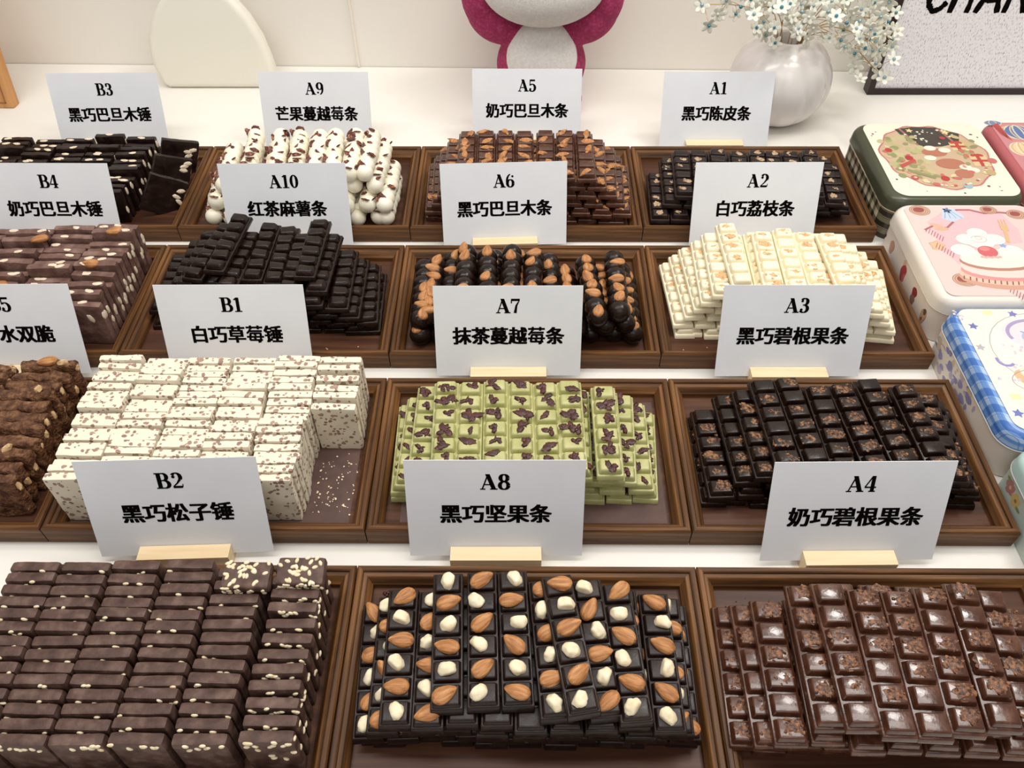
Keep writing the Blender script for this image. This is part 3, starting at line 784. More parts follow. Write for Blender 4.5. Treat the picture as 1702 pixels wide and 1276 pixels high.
def pine_extra(o, rnd, ci, i, n, nc, sz):
    k = rnd.choice((1, 2, 2, 3)) if ci < nc - 1 else rnd.choice((6, 8, 10))
    if i == n - 1: k += 6
    for q in range(k):
        x = rnd.uniform(-.46, .46) * pw
        z = ph * sz * (rnd.uniform(0.86, 0.985) if rnd.random() < .75 or (ci < nc - 1 and i < n - 1) else rnd.uniform(.4, .9))
        link('pine_nut', rnd.choice(PINE), o, (x, -pt / 2 - 0.0002, z), (0, rnd.uniform(-.9, .9), 0))
    if ci == nc - 1:
        for q in range(2):
            link('pine_nut', rnd.choice(PINE), o, (pw / 2, rnd.uniform(-.4, .4) * pt, ph * sz * rnd.uniform(.4, .95)), (0, rnd.uniform(-.9, .9), math.pi / 2))


cols = [(-0.2635, -0.2630, 0.1640, 0.0230, 14), (-0.2205, -0.2200, 0.1625, 0.0230, 14), (-0.1775, -0.1770, 0.1640, 0.0230, 14), (-0.1325, -0.1330, 0.1650, 0.0230, 14),
        (-0.0885, -0.0880, 0.1580, 0.0230, 13), (-0.0400, -0.0400, 0.1640, 0.0250, 12)]
columns('dark block with pine nuts', 'pine-nut blocks in front of card B2', cols, BM_, pw, ph, pt, 31, extra=pine_extra, lean=-0.06, jit=0.0009, name='pine_nut_block')

# white strawberry blocks
sw, st, sh = 0.0432, 0.0082, 0.066
BM_ = [block_mesh('strawberry_block', sw, st, sh, M['straw'], s, 0.0007, 60, 0.0012) for s in range(5)]
cols = [(-0.2620, -0.2640, 0.3960, 0.2500, 17), (-0.2170, -0.2190, 0.3970, 0.2500, 17), (-0.1720, -0.1740, 0.3960, 0.2500, 17), (-0.1270, -0.1290, 0.3965, 0.2500, 17),
        (-0.0820, -0.0830, 0.3970, 0.2500, 17), (-0.0385, -0.0385, 0.3980, 0.3360, 6)]
columns('speckled white block', 'white strawberry blocks in front of card B1', cols, BM_, sw, sh, st, 32, lean=-0.03, jit=0.0011, dz=0.10, yawj=.03, name='strawberry_block')

# rough brown nut blocks
bw, bt, bh = 0.0560, 0.0122, 0.058
BM_ = [block_mesh('brown_block', bw, bt, bh, M['brown_rough'], s, 0.0030, 75, 0.003, 1.0) for s in range(5)]


def brown_extra(o, rnd, ci, i, n, nc, sz):
    for q in range(rnd.choice((0, 1, 2))):
        if rnd.random() < 0.25:
            link('almond', rnd.choice(ALW), o, (rnd.uniform(-.3, .4) * bw, 0, bh * sz - 0.0006), (0, 0, rnd.uniform(1, 2)))
        else:
            link('nut_chunk', rnd.choice(CHK), o, (rnd.uniform(-.45, .45) * bw, rnd.uniform(-.3, .3) * bt, bh * sz - 0.0008), (0, 0, rnd.uniform(0, 3)))
    link('nut_chunk', rnd.choice(CHK), o, (bw / 2 - 0.0005, rnd.uniform(-.2, .2) * bt, bh * sz * rnd.uniform(.5, .9)), (0, 1.5, 0))


cols = [(-0.4130, -0.4130, 0.3960, 0.2580, 10), (-0.3490, -0.3490, 0.3990, 0.2560, 11)]
columns('rough brown nut block', 'rough brown blocks in front of card B5', cols, BM_, bw, bh, bt, 33, lean=-0.10, extra=brown_extra, jit=0.0025, dz=0.14, yawj=.05, name='brown_nut_block')

# dusty milk almond blocks
mw, mt, mh = 0.0490, 0.0100, 0.066
BM_ = [block_mesh('milk_block', mw, mt, mh, M['milk_dull'], s, 0.0009, 50, 0.0022) for s in range(5)]


def milk_extra(o, rnd, ci, i, n, nc, sz):
    for q in range(rnd.choice((1, 1, 2))):
        if rnd.random() < .18:
            link('almond', rnd.choice(ALW), o, (rnd.uniform(-.2, .4) * mw, 0, mh * sz - .0012), (0, 0, rnd.uniform(1, 2)))
        else:
            link('almond_slice', rnd.choice(SLI), o, (rnd.uniform(-.38, .38) * mw, rnd.uniform(-.2, .2) * mt, mh * sz - .0002), (1.45, 0, rnd.uniform(-.4, .4)))
    if ci == nc - 1:
        for q in range(2):
            link('almond_slice', rnd.choice(SLI), o, (mw / 2 - .0002, rnd.uniform(-.25, .25) * mt, mh * sz * rnd.uniform(.3, .9)), (0, 1.5, math.pi / 2))
    if i == n - 1:
        for q in range(2): link('almond_slice', rnd.choice(SLI), o, (rnd.uniform(.2, .4) * mw, -mt / 2, mh * sz * rnd.uniform(.4, .7)), (0, 1.2, 0))


cols = [(-0.5520, -0.5520, 0.6170, 0.4900, 11), (-0.4985, -0.4985, 0.6170, 0.4900, 11), (-0.4450, -0.4450, 0.6180, 0.4900, 11), (-0.3940, -0.3920, 0.6170, 0.4900, 11),
        (-0.3440, -0.3440, 0.6190, 0.4870, 12)]
columns('dusty milk block with almonds', 'milk almond blocks in front of card B4', cols, BM_, mw, mh, mt, 34, lean=-0.04, extra=milk_extra, jit=0.0016, dz=0.20, yawj=.045, name='milk_almond_block')

# dark almond blocks
dw, dt_, dh = 0.0410, 0.0088, 0.047
BM_ = [block_mesh('dark_block', dw, dt_, dh, M['dark'], s, 0.0009, 55, 0.0012) for s in range(5)]


def dark_extra(o, rnd, ci, i, n, nc, sz):
    for q in range(rnd.choice((0, 1, 2))):
        link('almond_slice', rnd.choice(SLI), o, (rnd.uniform(-.34, .34) * dw, rnd.uniform(-.2, .2) * dt_, dh * sz - .0001), (1.45, 0, rnd.uniform(-.3, .3)))
    if ci >= nc - 2:
        link('almond_slice', rnd.choice(SLI), o, (dw / 2 - .0002, rnd.uniform(-.2, .2) * dt_, dh * sz * rnd.uniform(.4, .9)), (0, 1.5, math.pi / 2))


cols = [(-0.5660, -0.5660, 0.8440, 0.7120, 11), (-0.5225, -0.5225, 0.8470, 0.7120, 11), (-0.4790, -0.4790, 0.8470, 0.7120, 11), (-0.4355, -0.4360, 0.8480, 0.7120, 11), (-0.3920, -0.3930, 0.8480, 0.7130, 11)]
columns('dark block with almond slices', 'dark almond blocks in front of card B3', cols, BM_, dw, dh, dt_, 35, lean=-0.05, extra=dark_extra, jit=0.0018, dz=0.22, yawj=.045, name='dark_almond_block')
for i, (x, y, z, rx, ry, rz, where) in enumerate(((-0.3450, 0.818, 0.0105, -0.05, 0.42, 0.5, 'behind the others'), (-0.3450, 0.776, 0.0105, -0.1, 0.48, 0.55, 'between the other two'), (-0.3450, 0.730, 0.0105, -0.1, 0.60, 0.45, 'before the others'))):
    rnd = random.Random(70 + i)
    o = tag(empty('chocolate_block', (x, y, z), (rx, ry, rz)), 'loose dark almond block leaning beside the columns, ' + where, 'chocolate block', 'loose leaning dark almond blocks')
    link('block', BM_[i], o, scale=(1.22, 1.05, 1.12))
    for q in range(3):
        link('almond_slice', rnd.choice(SLI), o, (rnd.uniform(.2, .5) * dw, -dt_ / 2 * 1.05, dh * 1.1 * rnd.uniform(.4, .9)), (0, rnd.uniform(-.6, .6), 0))
    link('almond_slice', SLI[i], o, (dw / 2 * 1.22, 0, dh * rnd.uniform(.4, .8)), (0, 1.4, math.pi / 2))

# the two loose pine-nut blocks lying on the back of their heap
for i, (x, y, lab) in enumerate(((-0.0810, 0.1615, 'pine-nut covered dark block lying flat across two columns'), (-0.0370, 0.1660, 'pine-nut covered dark block lying flat on the last column'))):
    rnd = random.Random(170 + i)
    o = tag(empty('chocolate_block', (x, y + 0.006, 0.0672), (math.radians(96 if i == 0 else 98), 0, 0)), lab, 'chocolate block', 'loose pine-nut blocks')
    bm = None
    b = link('block', [block_mesh('pine_block_small', pw * 0.98, 0.011, 0.024, M['dark_dull'], 60 + i, 0.0004, 70, 0.0024)][0], o)
    for q in range(46):
        s = rnd.random()
        if s < .6: p, r = (rnd.uniform(-.45, .45) * pw, 0.0055, rnd.uniform(.04, .96) * 0.024), (0, rnd.uniform(0, 3), 0)
        else: p, r = (rnd.uniform(-.45, .45) * pw, rnd.uniform(-.45, .45) * .011, 0.024), (1.57, 0, rnd.uniform(0, 3))
        link('pine_nut', rnd.choice(PINE), o, p, r)

# ------------------------------------------------------------------ name cards in wooden holders
def strip(bm, pts, widths, z=0.0, mi=0, ang=None):
    """flat ribbon of varying width along a path in the x-y plane; ang fixes the pen angle"""
    prev = None
    for i, (x, y) in enumerate(pts):
        x0, y0 = pts[max(0, i - 1)]
        x1, y1 = pts[min(len(pts) - 1, i + 1)]
        if ang is None:
            l = math.hypot(x1 - x0, y1 - y0) or 1
            nx, ny = -(y1 - y0) / l, (x1 - x0) / l
        else:
            nx, ny = math.cos(ang), math.sin(ang)
        w = widths[i] if isinstance(widths, (list, tuple)) else widths
        a, b = bm.verts.new((x + nx * w / 2, y + ny * w / 2, z)), bm.verts.new((x - nx * w / 2, y - ny * w / 2, z))
        if prev:
            f = bm.faces.new((prev[0], prev[1], b, a)); f.material_index = mi
        prev = (a, b)


def arc(bm, cx, cy, rx, ry, a0, a1, thick, thin, n=20, z=0.0, mi=0):
    pts, ws = [], []
    for i in range(n + 1):
        a = math.radians(a0 + (a1 - a0) * i / n)
        pts.append((cx + rx * math.cos(a), cy + ry * math.sin(a)))
        ws.append(thin + (thick - thin) * abs(math.cos(a)) ** 1.3)
    strip(bm, pts, ws, z, mi)


def disc(bm, cx, cy, rx, ry, n=20, z=0.0, mi=0, rot=0.0):
    c, s = math.cos(rot), math.sin(rot)
    f = bm.faces.new([bm.verts.new((cx + c * rx * math.cos(a) - s * ry * math.sin(a), cy + s * rx * math.cos(a) + c * ry * math.sin(a), z)) for a in (2 * math.pi * k / n for k in range(n))])
    f.material_index = mi


def bar2(bm, x0, y0, x1, y1, w, z=0.0, mi=0):
    strip(bm, [(x0, y0), (x1, y1)], w, z, mi)


def flip_up(bm):
    bm.normal_update()
    bmesh.ops.reverse_faces(bm, faces=[f for f in bm.faces if f.normal.z < 0])


TK, TN = 0.225, 0.08


def glyph(bm, ch, ox):
    """bold book-face capitals and figures on a box one unit high; returns the advance"""
    L = lambda pts, w, ang=None: strip(bm, [(ox + x, y) for x, y in pts], w, ang=ang)
    A = lambda cx, cy, rx, ry, a0, a1, tk=TK, tn=TN: arc(bm, ox + cx, cy, rx, ry, a0, a1, tk, tn)
    D = lambda cx, cy, r: disc(bm, ox + cx, cy, r, r)
    if ch == 'A':
        L([(0.10, 0.03), (0.42, 0.99)], TN); L([(0.39, 1.0), (0.73, 0.02)], 0.25, ang=0.0)
        L([(0.20, 0.32), (0.62, 0.32)], TN); L([(-0.02, 0.025), (0.27, 0.025)], TN); L([(0.52, 0.025), (0.93, 0.025)], TN)
        return 0.95
    if ch == 'B':
        L([(0.21, 0.0), (0.21, 1.0)], 0.235); L([(0.0, 0.025), (0.45, 0.025)], TN); L([(0.0, 0.975), (0.43, 0.975)], TN); L([(0.2, 0.52), (0.45, 0.52)], TN)
        A(0.43, 0.75, 0.20, 0.225, -90, 90); A(0.45, 0.27, 0.25, 0.245, -90, 90)
        return 0.84
    if ch == '1':
        L([(0.30, 0.0), (0.30, 1.0)], 0.22); L([(0.08, 0.84), (0.30, 0.97)], TN * 1.3); L([(0.06, 0.025), (0.54, 0.025)], TN)
        return 0.62
    if ch == '2':
        A(0.31, 0.71, 0.22, 0.27, 150, -30); D(0.15, 0.74, 0.095)
        L([(0.49, 0.58), (0.30, 0.32), (0.06, 0.10)], [0.15, 0.09, 0.06]); L([(0.05, 0.075), (0.55, 0.075)], 0.15); L([(0.56, 0.05), (0.59, 0.27)], 0.05)
        return 0.68
    if ch == '3':
        A(0.27, 0.755, 0.20, 0.22, 150, -90); A(0.27, 0.27, 0.24, 0.25, 90, -150); D(0.13, 0.80, 0.085); D(0.12, 0.20, 0.095)
        L([(0.18, 0.53), (0.3, 0.53)], TN)
        return 0.64
    if ch == '4':
        L([(0.42, 0.0), (0.42, 1.0)], 0.21); L([(0.36, 0.98), (0.03, 0.30)], TN); L([(0.0, 0.28), (0.62, 0.28)], TN * 1.2); L([(0.24, 0.025), (0.60, 0.025)], TN)
        return 0.68
    if ch == '5':
        L([(0.10, 0.92), (0.54, 0.92)], 0.15); L([(0.10, 0.98), (0.08, 0.48)], TN); A(0.28, 0.30, 0.25, 0.30, 130, -150); D(0.12, 0.19, 0.095)
        return 0.66
    if ch == '6':
        A(0.33, 0.30, 0.22, 0.28, 0, 360); A(0.36, 0.48, 0.28, 0.50, 95, 220, 0.17); D(0.50, 0.83, 0.085)
        return 0.68
    if ch == '7':
        L([(0.04, 0.92), (0.58, 0.92)], 0.16); L([(0.05, 1.0), (0.03, 0.68)], TN); L([(0.56, 0.90), (0.36, 0.52), (0.28, 0.0)], [0.06, 0.13, 0.20])
        return 0.64
    if ch == '8':
        A(0.33, 0.75, 0.19, 0.22, 0, 360); A(0.33, 0.26, 0.23, 0.25, 0, 360)
        return 0.68
    if ch == '9':
        A(0.33, 0.70, 0.22, 0.28, 0, 360); A(0.30, 0.52, 0.28, 0.50, -85, 40, 0.17); D(0.16, 0.17, 0.085)
        return 0.68
    if ch == '0':
        A(0.33, 0.50, 0.22, 0.47, 0, 360)
        return 0.68
    return 0.4


def code_mesh(txt, h):
    bm = bmesh.new()
    x = 0
    for ch in txt: x += glyph(bm, ch, x)
    for v in bm.verts: v.co = Vector(((v.co.x - (x - 0.06) / 2) * h, (v.co.y - 0.5) * h, 0))
    flip_up(bm)
    return to_mesh(bm, 'code_lettering', M['ink'], 0)


def berry_glyph(bm, ox):
    # the one character whose outline does not fill cleanly, drawn stroke by stroke
    S = lambda pts, w=.108: strip(bm, [(ox + x, y) for x, y in pts], w)
    S([(.05, .755), (.95, .755)]); S([(.30, .87), (.30, .65)], .125); S([(.70, .87), (.70, .65)], .125)
    S([(.27, .66), (.19, .54), (.07, .42)], .11); S([(.20, .555), (.90, .555)])
    S([(.26, .43), (.20, .04)], .125); S([(.23, .43), (.84, .43)]); S([(.81, .45), (.79, .16), (.74, -.03), (.62, -.055)], .125)
    S([(.18, .055), (.88, .055)]); S([(.04, .235), (.97, .235)])
    S([(.44, .385), (.56, .305)], .10); S([(.42, .185), (.54, .105)], .10)


def hanzi_mesh(txt, adv):
    berry = [i for i, ch in enumerate(txt) if ch == '莓']
    txt = txt.replace('莓', '\u3000')
    c = bpy.data.curves.new('lettering', 'FONT')
    c.body = txt
    c.size = 1.0
    c.resolution_u = 4
    o = bpy.data.objects.new('lettering', c)
    COL.objects.link(o)
    bpy.context.view_layer.update()
    me = bpy.data.meshes.new_from_object(o.evaluated_get(bpy.context.evaluated_depsgraph_get()))
    bpy.data.objects.remove(o)
    bpy.data.curves.remove(c)
    n = len(me.vertices)
    co = np.empty(n * 3, dtype=np.float32)
    me.vertices.foreach_get('co', co)
    co = co.reshape(-1, 3)
    cx = len(txt) * .5 * .995
    cy = 0.385
    k = adv / 0.995
    co = np.stack([(co[:, 0] - cx) * k, (co[:, 1] - cy) * k * 1.06, co[:, 2] * 0], 1).astype(np.float32)
    me.vertices.foreach_set('co', co.ravel())
    # heavy strokes: the same letters laid a little apart, broader sideways than upwards
    bm = bmesh.new()
    for i, (dx, dy) in enumerate(((-1, -1), (0, -1), (1, -1), (-1, 0), (0, 0), (1, 0), (-1, 1), (0, 1), (1, 1))):
        n0 = len(bm.verts)
        bm.from_mesh(me)
        bm.verts.ensure_lookup_table()
        for v in bm.verts[n0:]: v.co += Vector((dx * adv * 0.043, dy * adv * 0.022, i * 1e-6))
    bpy.data.meshes.remove(me)
    for b in berry:
        n0 = len(bm.verts)
        berry_glyph(bm, b)
        bm.verts.ensure_lookup_table()
        for v in bm.verts[n0:]: v.co = Vector(((v.co.x - cx) * k, (v.co.y - cy) * k * 1.06, 5e-6))
    flip_up(bm)
    return to_mesh(bm, 'name_lettering', M['ink'], 0)


CW, CH = 0.1584, 0.1053
CARDS = [  # code, name, x, y, yaw, lean, shift of the lettering, what stands before it
    ('A8', '黑巧坚果条', 0.1226, 0.2103, 0.0053, 0.348, 0.0, 'the green matcha tray and the nut bars'),
    ('A4', '奶巧碧根果条', 0.4440, 0.2073, 0.0142, 0.388, 0.0, 'the dark pecan tray and the milk pecan bars'),
    ('B2', '黑巧松子锤', -0.1630, 0.2105, 0.0400, 0.344, 0.0, 'the speckled white blocks and the pine-nut blocks'),
    ('A7', '抹茶蔓越莓条', 0.1317, 0.4357, 0.0066, 0.364, 0.0, 'the dark ball bars and the matcha bars'),
    ('A3', '黑巧碧根果条', 0.4385, 0.4359, 0.0031, 0.396, 0.0, 'the white lychee bars and the dark pecan bars'),
    ('B1', '白巧草莓锤', -0.1633, 0.4377, 0.0066, 0.345, 0.0, 'the plain dark bars and the speckled white blocks'),
    ('B5', '水双脆', -0.4124, 0.4370, 0.0104, 0.360, 0.0, 'the dusty milk blocks and the rough brown blocks'),
    ('A6', '黑巧巴旦木条', 0.1250, 0.6640, 0.0420, 0.390, 0.0, 'the almond milk bars and the dark ball bars'),
    ('A2', '白巧荔枝条', 0.4413, 0.6640, 0.0055, 0.407, 0.0, 'the dark peel bars and the white lychee bars'),
    ('A10', '红茶麻薯条', -0.1511, 0.6640, 0.0150, 0.340, 0.0, 'the white ball bars and the plain dark bars'),
    ('B4', '奶巧巴旦木锤', -0.4480, 0.6630, -0.0050, 0.370, 0.0, 'the dark almond blocks and the dusty milk blocks'),
    ('A5', '奶巧巴旦木条', 0.1537, 0.9014, -0.0038, 0.42, 0.0, 'the pink toy and the almond milk bars'),
    ('A1', '黑巧陈皮条', 0.4289, 0.8935, -0.0019, 0.41, 0.0, 'the ribbed vase and the dark peel bars'),
    ('A9', '芒果蔓越莓条', -0.1530, 0.8930, -0.0016, 0.39, 0.0, 'the cream arch and the white ball bars'),
    ('B3', '黑巧巴旦木锤', -0.4549, 0.8914, 0.0127, 0.36, 0.0, 'the wall and the dark almond blocks'),
]
bm = bmesh.new(); add_box(bm, -CW / 2, CW / 2, 0.0, 0.0007, 0, CH)
card_me = to_mesh(bm, 'card_sheet', M['card'], 0)


def holder_mesh(lean):
    # end view: a block with a slanted slot that grips the card
    bm = bmesh.new()
    s = math.tan(lean)
    zs, zt = 0.0075, 0.0185
    a0, a1 = -0.0003, 0.0011             # the slot round the card's foot
    pts = [(-0.011, 0), (0.0125, 0), (0.0125, zt), (a1 + s * (zt - 0.008) + 0.0002, zt), (a1 + 0.0002, zs), (a0 - 0.0002, zs), (a0 + s * (zt - 0.008) - 0.0002, zt), (-0.011, zt)]
    A = [bm.verts.new((-0.0415, y, z)) for y, z in pts]
    Bv = [bm.verts.new((0.0415, y, z)) for y, z in pts]
    bm.faces.new(A[::-1]); bm.faces.new(Bv)
    for i in range(len(pts)):
        j = (i + 1) % len(pts)
        bm.faces.new((A[i], A[j], Bv[j], Bv[i]))
    bmesh.ops.recalc_face_normals(bm, faces=bm.faces[:])
    return to_mesh(bm, 'card_holder', M['holder'], 0)


for code, nm, x, y, yaw, lean, sh, btw in CARDS:
    c = tag(empty('name_card', (x, y, 0.008), (-lean, 0, yaw)), f'white card reading {code}, between {btw}', 'sign', 'white name cards')
    c.rotation_mode = 'XYZ'
    link('card_sheet', card_me, c)
    link('code_lettering', code_mesh(code, 0.0163), c, (0, -0.0002, CH - 0.0225), (math.pi / 2, 0, 0))
    dx = 0.0199 if code == 'B5' else 0.0
    link('name_lettering', hanzi_mesh(nm, 0.0200), c, (dx, -0.0002, CH - 0.0570), (math.pi / 2, 0, 0))
    tag(link('card_holder', holder_mesh(lean), None, (x, y, 0.0), (0, 0, yaw)), f'pale wooden block gripping the foot of card {code}', 'card holder', 'wooden card holders')


# ------------------------------------------------------------------ paper liners and crumbs
def flat_sheet(name, x0, x1, y0, y1, z, mat, seed=0, t=0.0004):
    bm = bmesh.new(); add_box(bm, x0, x1, y0, y1, z, z + t)
    return link(name, to_mesh(bm, name, mat, 0))


tag(flat_sheet('paper_liner', 0.0300, 0.2850, 0.2450, 0.3960, ROWZ + 0.00002, M['liner'], t=0.00012), 'brown paper sheet lying under the green matcha bars', 'paper')
tag(flat_sheet('paper_liner', -0.2840, -0.0185, 0.2440, 0.4010, ROWZ + 0.00002, M['liner'], t=0.00012), 'brown crumb-strewn paper sheet lying under the speckled white blocks', 'paper')


def crumbs(name, label, pts, mat, seed, z=None, size=0.0007):
    rnd = random.Random(seed)
    bm = bmesh.new()
    for x, y, zz in pts:
        q = size * rnd.uniform(.5, 1.5)
        add_blob(bm, (x, y, zz + q * .5), (q * rnd.uniform(.8, 1.7), q, q * .6), 1, rot=(0, 0, rnd.uniform(0, 3)), rough=.4, seed=seed + len(bm.verts))
    tag(link(name, to_mesh(bm, name, mat, 45)), label, 'crumbs', None, 'stuff')


rnd = random.Random(5)
pts = [(rnd.uniform(-.055, -.018), rnd.triangular(.246, .33, .27), ROWZ + .0002) for k in range(70)] + [(rnd.choice((-.0162, -.0125, -.0035)) , rnd.uniform(.25, .38), 0) for k in range(0)]
crumbs('white_crumbs', 'pale crumbs scattered on the bare paper beside the speckled white blocks', pts, M['crumb_white'], 5)
crumbs('milk_crumbs', 'dark crumbs scattered on the milk pecan tray floor', [(rnd.uniform(.325, .39), rnd.triangular(.145, .172, .16), ROWZ) for k in range(26)], M['dark'], 6, size=.0006)
crumbs('lychee_crumbs', 'white crumbs scattered on the lychee tray floor', [(rnd.uniform(.33, .57), rnd.uniform(.471, .480), ROWZ) for k in range(18)], M['crumb_white'], 7, size=.0006)
crumbs('ball_crumbs', 'white crumbs on the floor of the plain dark tray', [(rnd.uniform(-.28, -.03), rnd.uniform(.471, .479), ROWZ) for k in range(10)], M['crumb_white'], 8, size=.0006)
b_ = link('cranberry_crumb', CRA[0], None, (0.0262, 0.1705, ROWZ + .001), scale=(.55, .55, .9))
tag(b_, 'small red berry crumb on the floor of the nut bar tray', 'crumb')
b_ = link('nut_crumb', CHK[1], None, (0.3170, 0.0560, 0.0150), scale=(1, 1, .6))
tag(b_, 'pale nut crumb on the groove beside the milk pecan bars', 'crumb')

# ------------------------------------------------------------------ printed tins
PAL = {}


def ink(c):
    if c not in PAL: PAL[c] = plain('print_%d_%d_%d' % c, tuple(int(k * .95) for k in c), 0.45)
    return PAL[c]


def plaid(name, base, c1, c2, fu=55.0, fv=55.0, duty=0.5):
    m, nt, bs = new_mat(name)
    tc = N(nt, 'ShaderNodeTexCoord')
    sp = N(nt, 'ShaderNodeSeparateXYZ')
    nt.links.new(tc.outputs['Object'], sp.inputs[0])
    # one axis runs round the tin (x+y), the other up its side
    ad = N(nt, 'ShaderNodeMath', operation='ADD')
    nt.links.new(sp.outputs['X'], ad.inputs[0]); nt.links.new(sp.outputs['Y'], ad.inputs[1])

    def stripes(src, f, d, off=0.0):
        mu = N(nt, 'ShaderNodeMath', operation='MULTIPLY_ADD'); mu.inputs[1].default_value = f; mu.inputs[2].default_value = off
        nt.links.new(src, mu.inputs[0])
        fr = N(nt, 'ShaderNodeMath', operation='FRACT'); nt.links.new(mu.outputs[0], fr.inputs[0])
        lt = N(nt, 'ShaderNodeMath', operation='LESS_THAN'); lt.inputs[1].default_value = d
        nt.links.new(fr.outputs[0], lt.inputs[0])
        return lt.outputs[0]
    a, b = stripes(ad.outputs[0], fu, duty), stripes(sp.outputs['Z'], fv, duty)
    s = N(nt, 'ShaderNodeMath', operation='ADD'); nt.links.new(a, s.inputs[0]); nt.links.new(b, s.inputs[1])
    h = N(nt, 'ShaderNodeMath', operation='MULTIPLY'); h.inputs[1].default_value = 0.5
    nt.links.new(s.outputs[0], h.inputs[0])
    c = ramp(nt, h.outputs[0], [(0.0, base), (0.5, c1), (1.0, c2)])
    fine = stripes(ad.outputs[0], fu * 2, 0.06, .3)
    fine2 = stripes(sp.outputs['Z'], fv * 2, 0.08, .3)
    mxx = N(nt, 'ShaderNodeMath', operation='MAXIMUM'); nt.links.new(fine, mxx.inputs[0]); nt.links.new(fine2, mxx.inputs[1])
    mix = N(nt, 'ShaderNodeMix', data_type='RGBA')
    hf = N(nt, 'ShaderNodeMath', operation='MULTIPLY'); hf.inputs[1].default_value = 0.6
    nt.links.new(mxx.outputs[0], hf.inputs[0]); nt.links.new(hf.outputs[0], mix.inputs[0])
    nt.links.new(c, mix.inputs[6]); mix.inputs[7].default_value = lin(c2)
    nt.links.new(mix.outputs[2], bs.inputs['Base Color'])
    bs.inputs['Roughness'].default_value = 0.35
    return m


def rr(x0, x1, y0, y1, r, n=8):
    out = []
    for cx, cy, a0 in ((x1 - r, y1 - r, 0), (x0 + r, y1 - r, 90), (x0 + r, y0 + r, 180), (x1 - r, y0 + r, 270)):
        for k in range(n + 1):
            a = math.radians(a0 + 90 * k / n)
            out.append((cx + r * math.cos(a), cy + r * math.sin(a)))
    return out


def loft(bm, rings, mi=0, cap0=True, cap1=True):
    vs = [[bm.verts.new((x, y, z)) for x, y in pts] for pts, z in rings]
    for A, Bv in zip(vs, vs[1:]):
        n = len(A)
        for k in range(n):
            bm.faces.new((A[k], A[(k + 1) % n], Bv[(k + 1) % n], Bv[k])).material_index = mi
    if cap0: bm.faces.new(vs[0][::-1]).material_index = mi
    if cap1: bm.faces.new(vs[-1]).material_index = mi


TW, TDp, TZ = 0.1790, 0.1880, 0.0640


class Art:
    """flat printing on a lid: shapes laid one over another, each a hair higher than the last"""
    def __init__(s, ox, oy):
        s.bm, s.cols, s.z, s.ox, s.oy = bmesh.new(), [], TZ + 0.00003, ox, oy

    def mi(s, c):
        if c not in s.cols: s.cols.append(c)
        s.z += 0.0000025
        return s.cols.index(c)

    def disc(s, x, y, rx, ry, c, rot=0, n=22): disc(s.bm, x - s.ox, y - s.oy, rx, ry, n, z=s.z, mi=s.mi(c), rot=rot)
    def line(s, pts, w, c): strip(s.bm, [(x - s.ox, y - s.oy) for x, y in pts], w, s.z, s.mi(c))
    def ring(s, x, y, rx, ry, w, c, a0=0, a1=360): arc(s.bm, x - s.ox, y - s.oy, rx, ry, a0, a1, w, w, 30, s.z, s.mi(c))

    def poly(s, pts, c):
        f = s.bm.faces.new([s.bm.verts.new((x - s.ox, y - s.oy, s.z)) for x, y in pts]); f.material_index = s.mi(c)

    def star(s, x, y, r, c, rot=0.3, k=0.5, n=5):
        i0 = s.mi(c)
        ce = s.bm.verts.new((x - s.ox, y - s.oy, s.z))
        vs = [s.bm.verts.new((x - s.ox + (r if q % 2 == 0 else r * k) * math.sin(q * math.pi / n + rot), y - s.oy + (r if q % 2 == 0 else r * k) * math.cos(q * math.pi / n + rot), s.z)) for q in range(2 * n)]
        for q in range(2 * n): s.bm.faces.new((ce, vs[q], vs[(q + 1) % (2 * n)])).material_index = i0

    def build(s, parent, name='printed_picture'):
        flip_up(s.bm)
        return link(name, to_mesh(s.bm, name, [ink(c) for c in s.cols], 0), parent)


def tin(x0, y0, label, lid_mat, body_mat, rim_mat, w=TW, d=TDp):
    t = tag(empty('biscuit_tin', (x0, y0, 0.0)), label, 'tin', 'printed tins beside the trays')
    bm = bmesh.new()
    loft(bm, [(rr(.0030, w - .0030, .0030, d - .0030, .022), 0.0), (rr(.0018, w - .0018, .0018, d - .0018, .023), .0015), (rr(.0018, w - .0018, .0018, d - .0018, .023), .045)])
    link('body', to_mesh(bm, 'tin_body', body_mat, 35), t)
    bm = bmesh.new()
    loft(bm, [(rr(.0005, w - .0005, .0005, d - .0005, .024), .0428), (rr(0, w, 0, d, .0245), .0434), (rr(.0004, w - .0004, .0004, d - .0004, .0242), .0444)], mi=1, cap0=True, cap1=False)
    rings = [(rr(.0004, w - .0004, .0004, d - .0004, .0242), .0444)]
    for k in range(1, 9):
        a = math.pi / 2 * k / 8
        i = .0012 + .0080 * (1 - math.cos(a))
        rings.append((rr(i, w - i, i, d - i, .024 - i * .6), .0520 + .0110 * math.sin(a)))
    rings.append((rr(.0112, w - .0112, .0112, d - .0112, .017), TZ - .0006))
    rings.append((rr(.0124, w - .0124, .0124, d - .0124, .016), TZ))
    loft(bm, rings, mi=0, cap0=False, cap1=True)
    link('lid', to_mesh(bm, 'tin_lid', [lid_mat, rim_mat], 40), t)
    return t


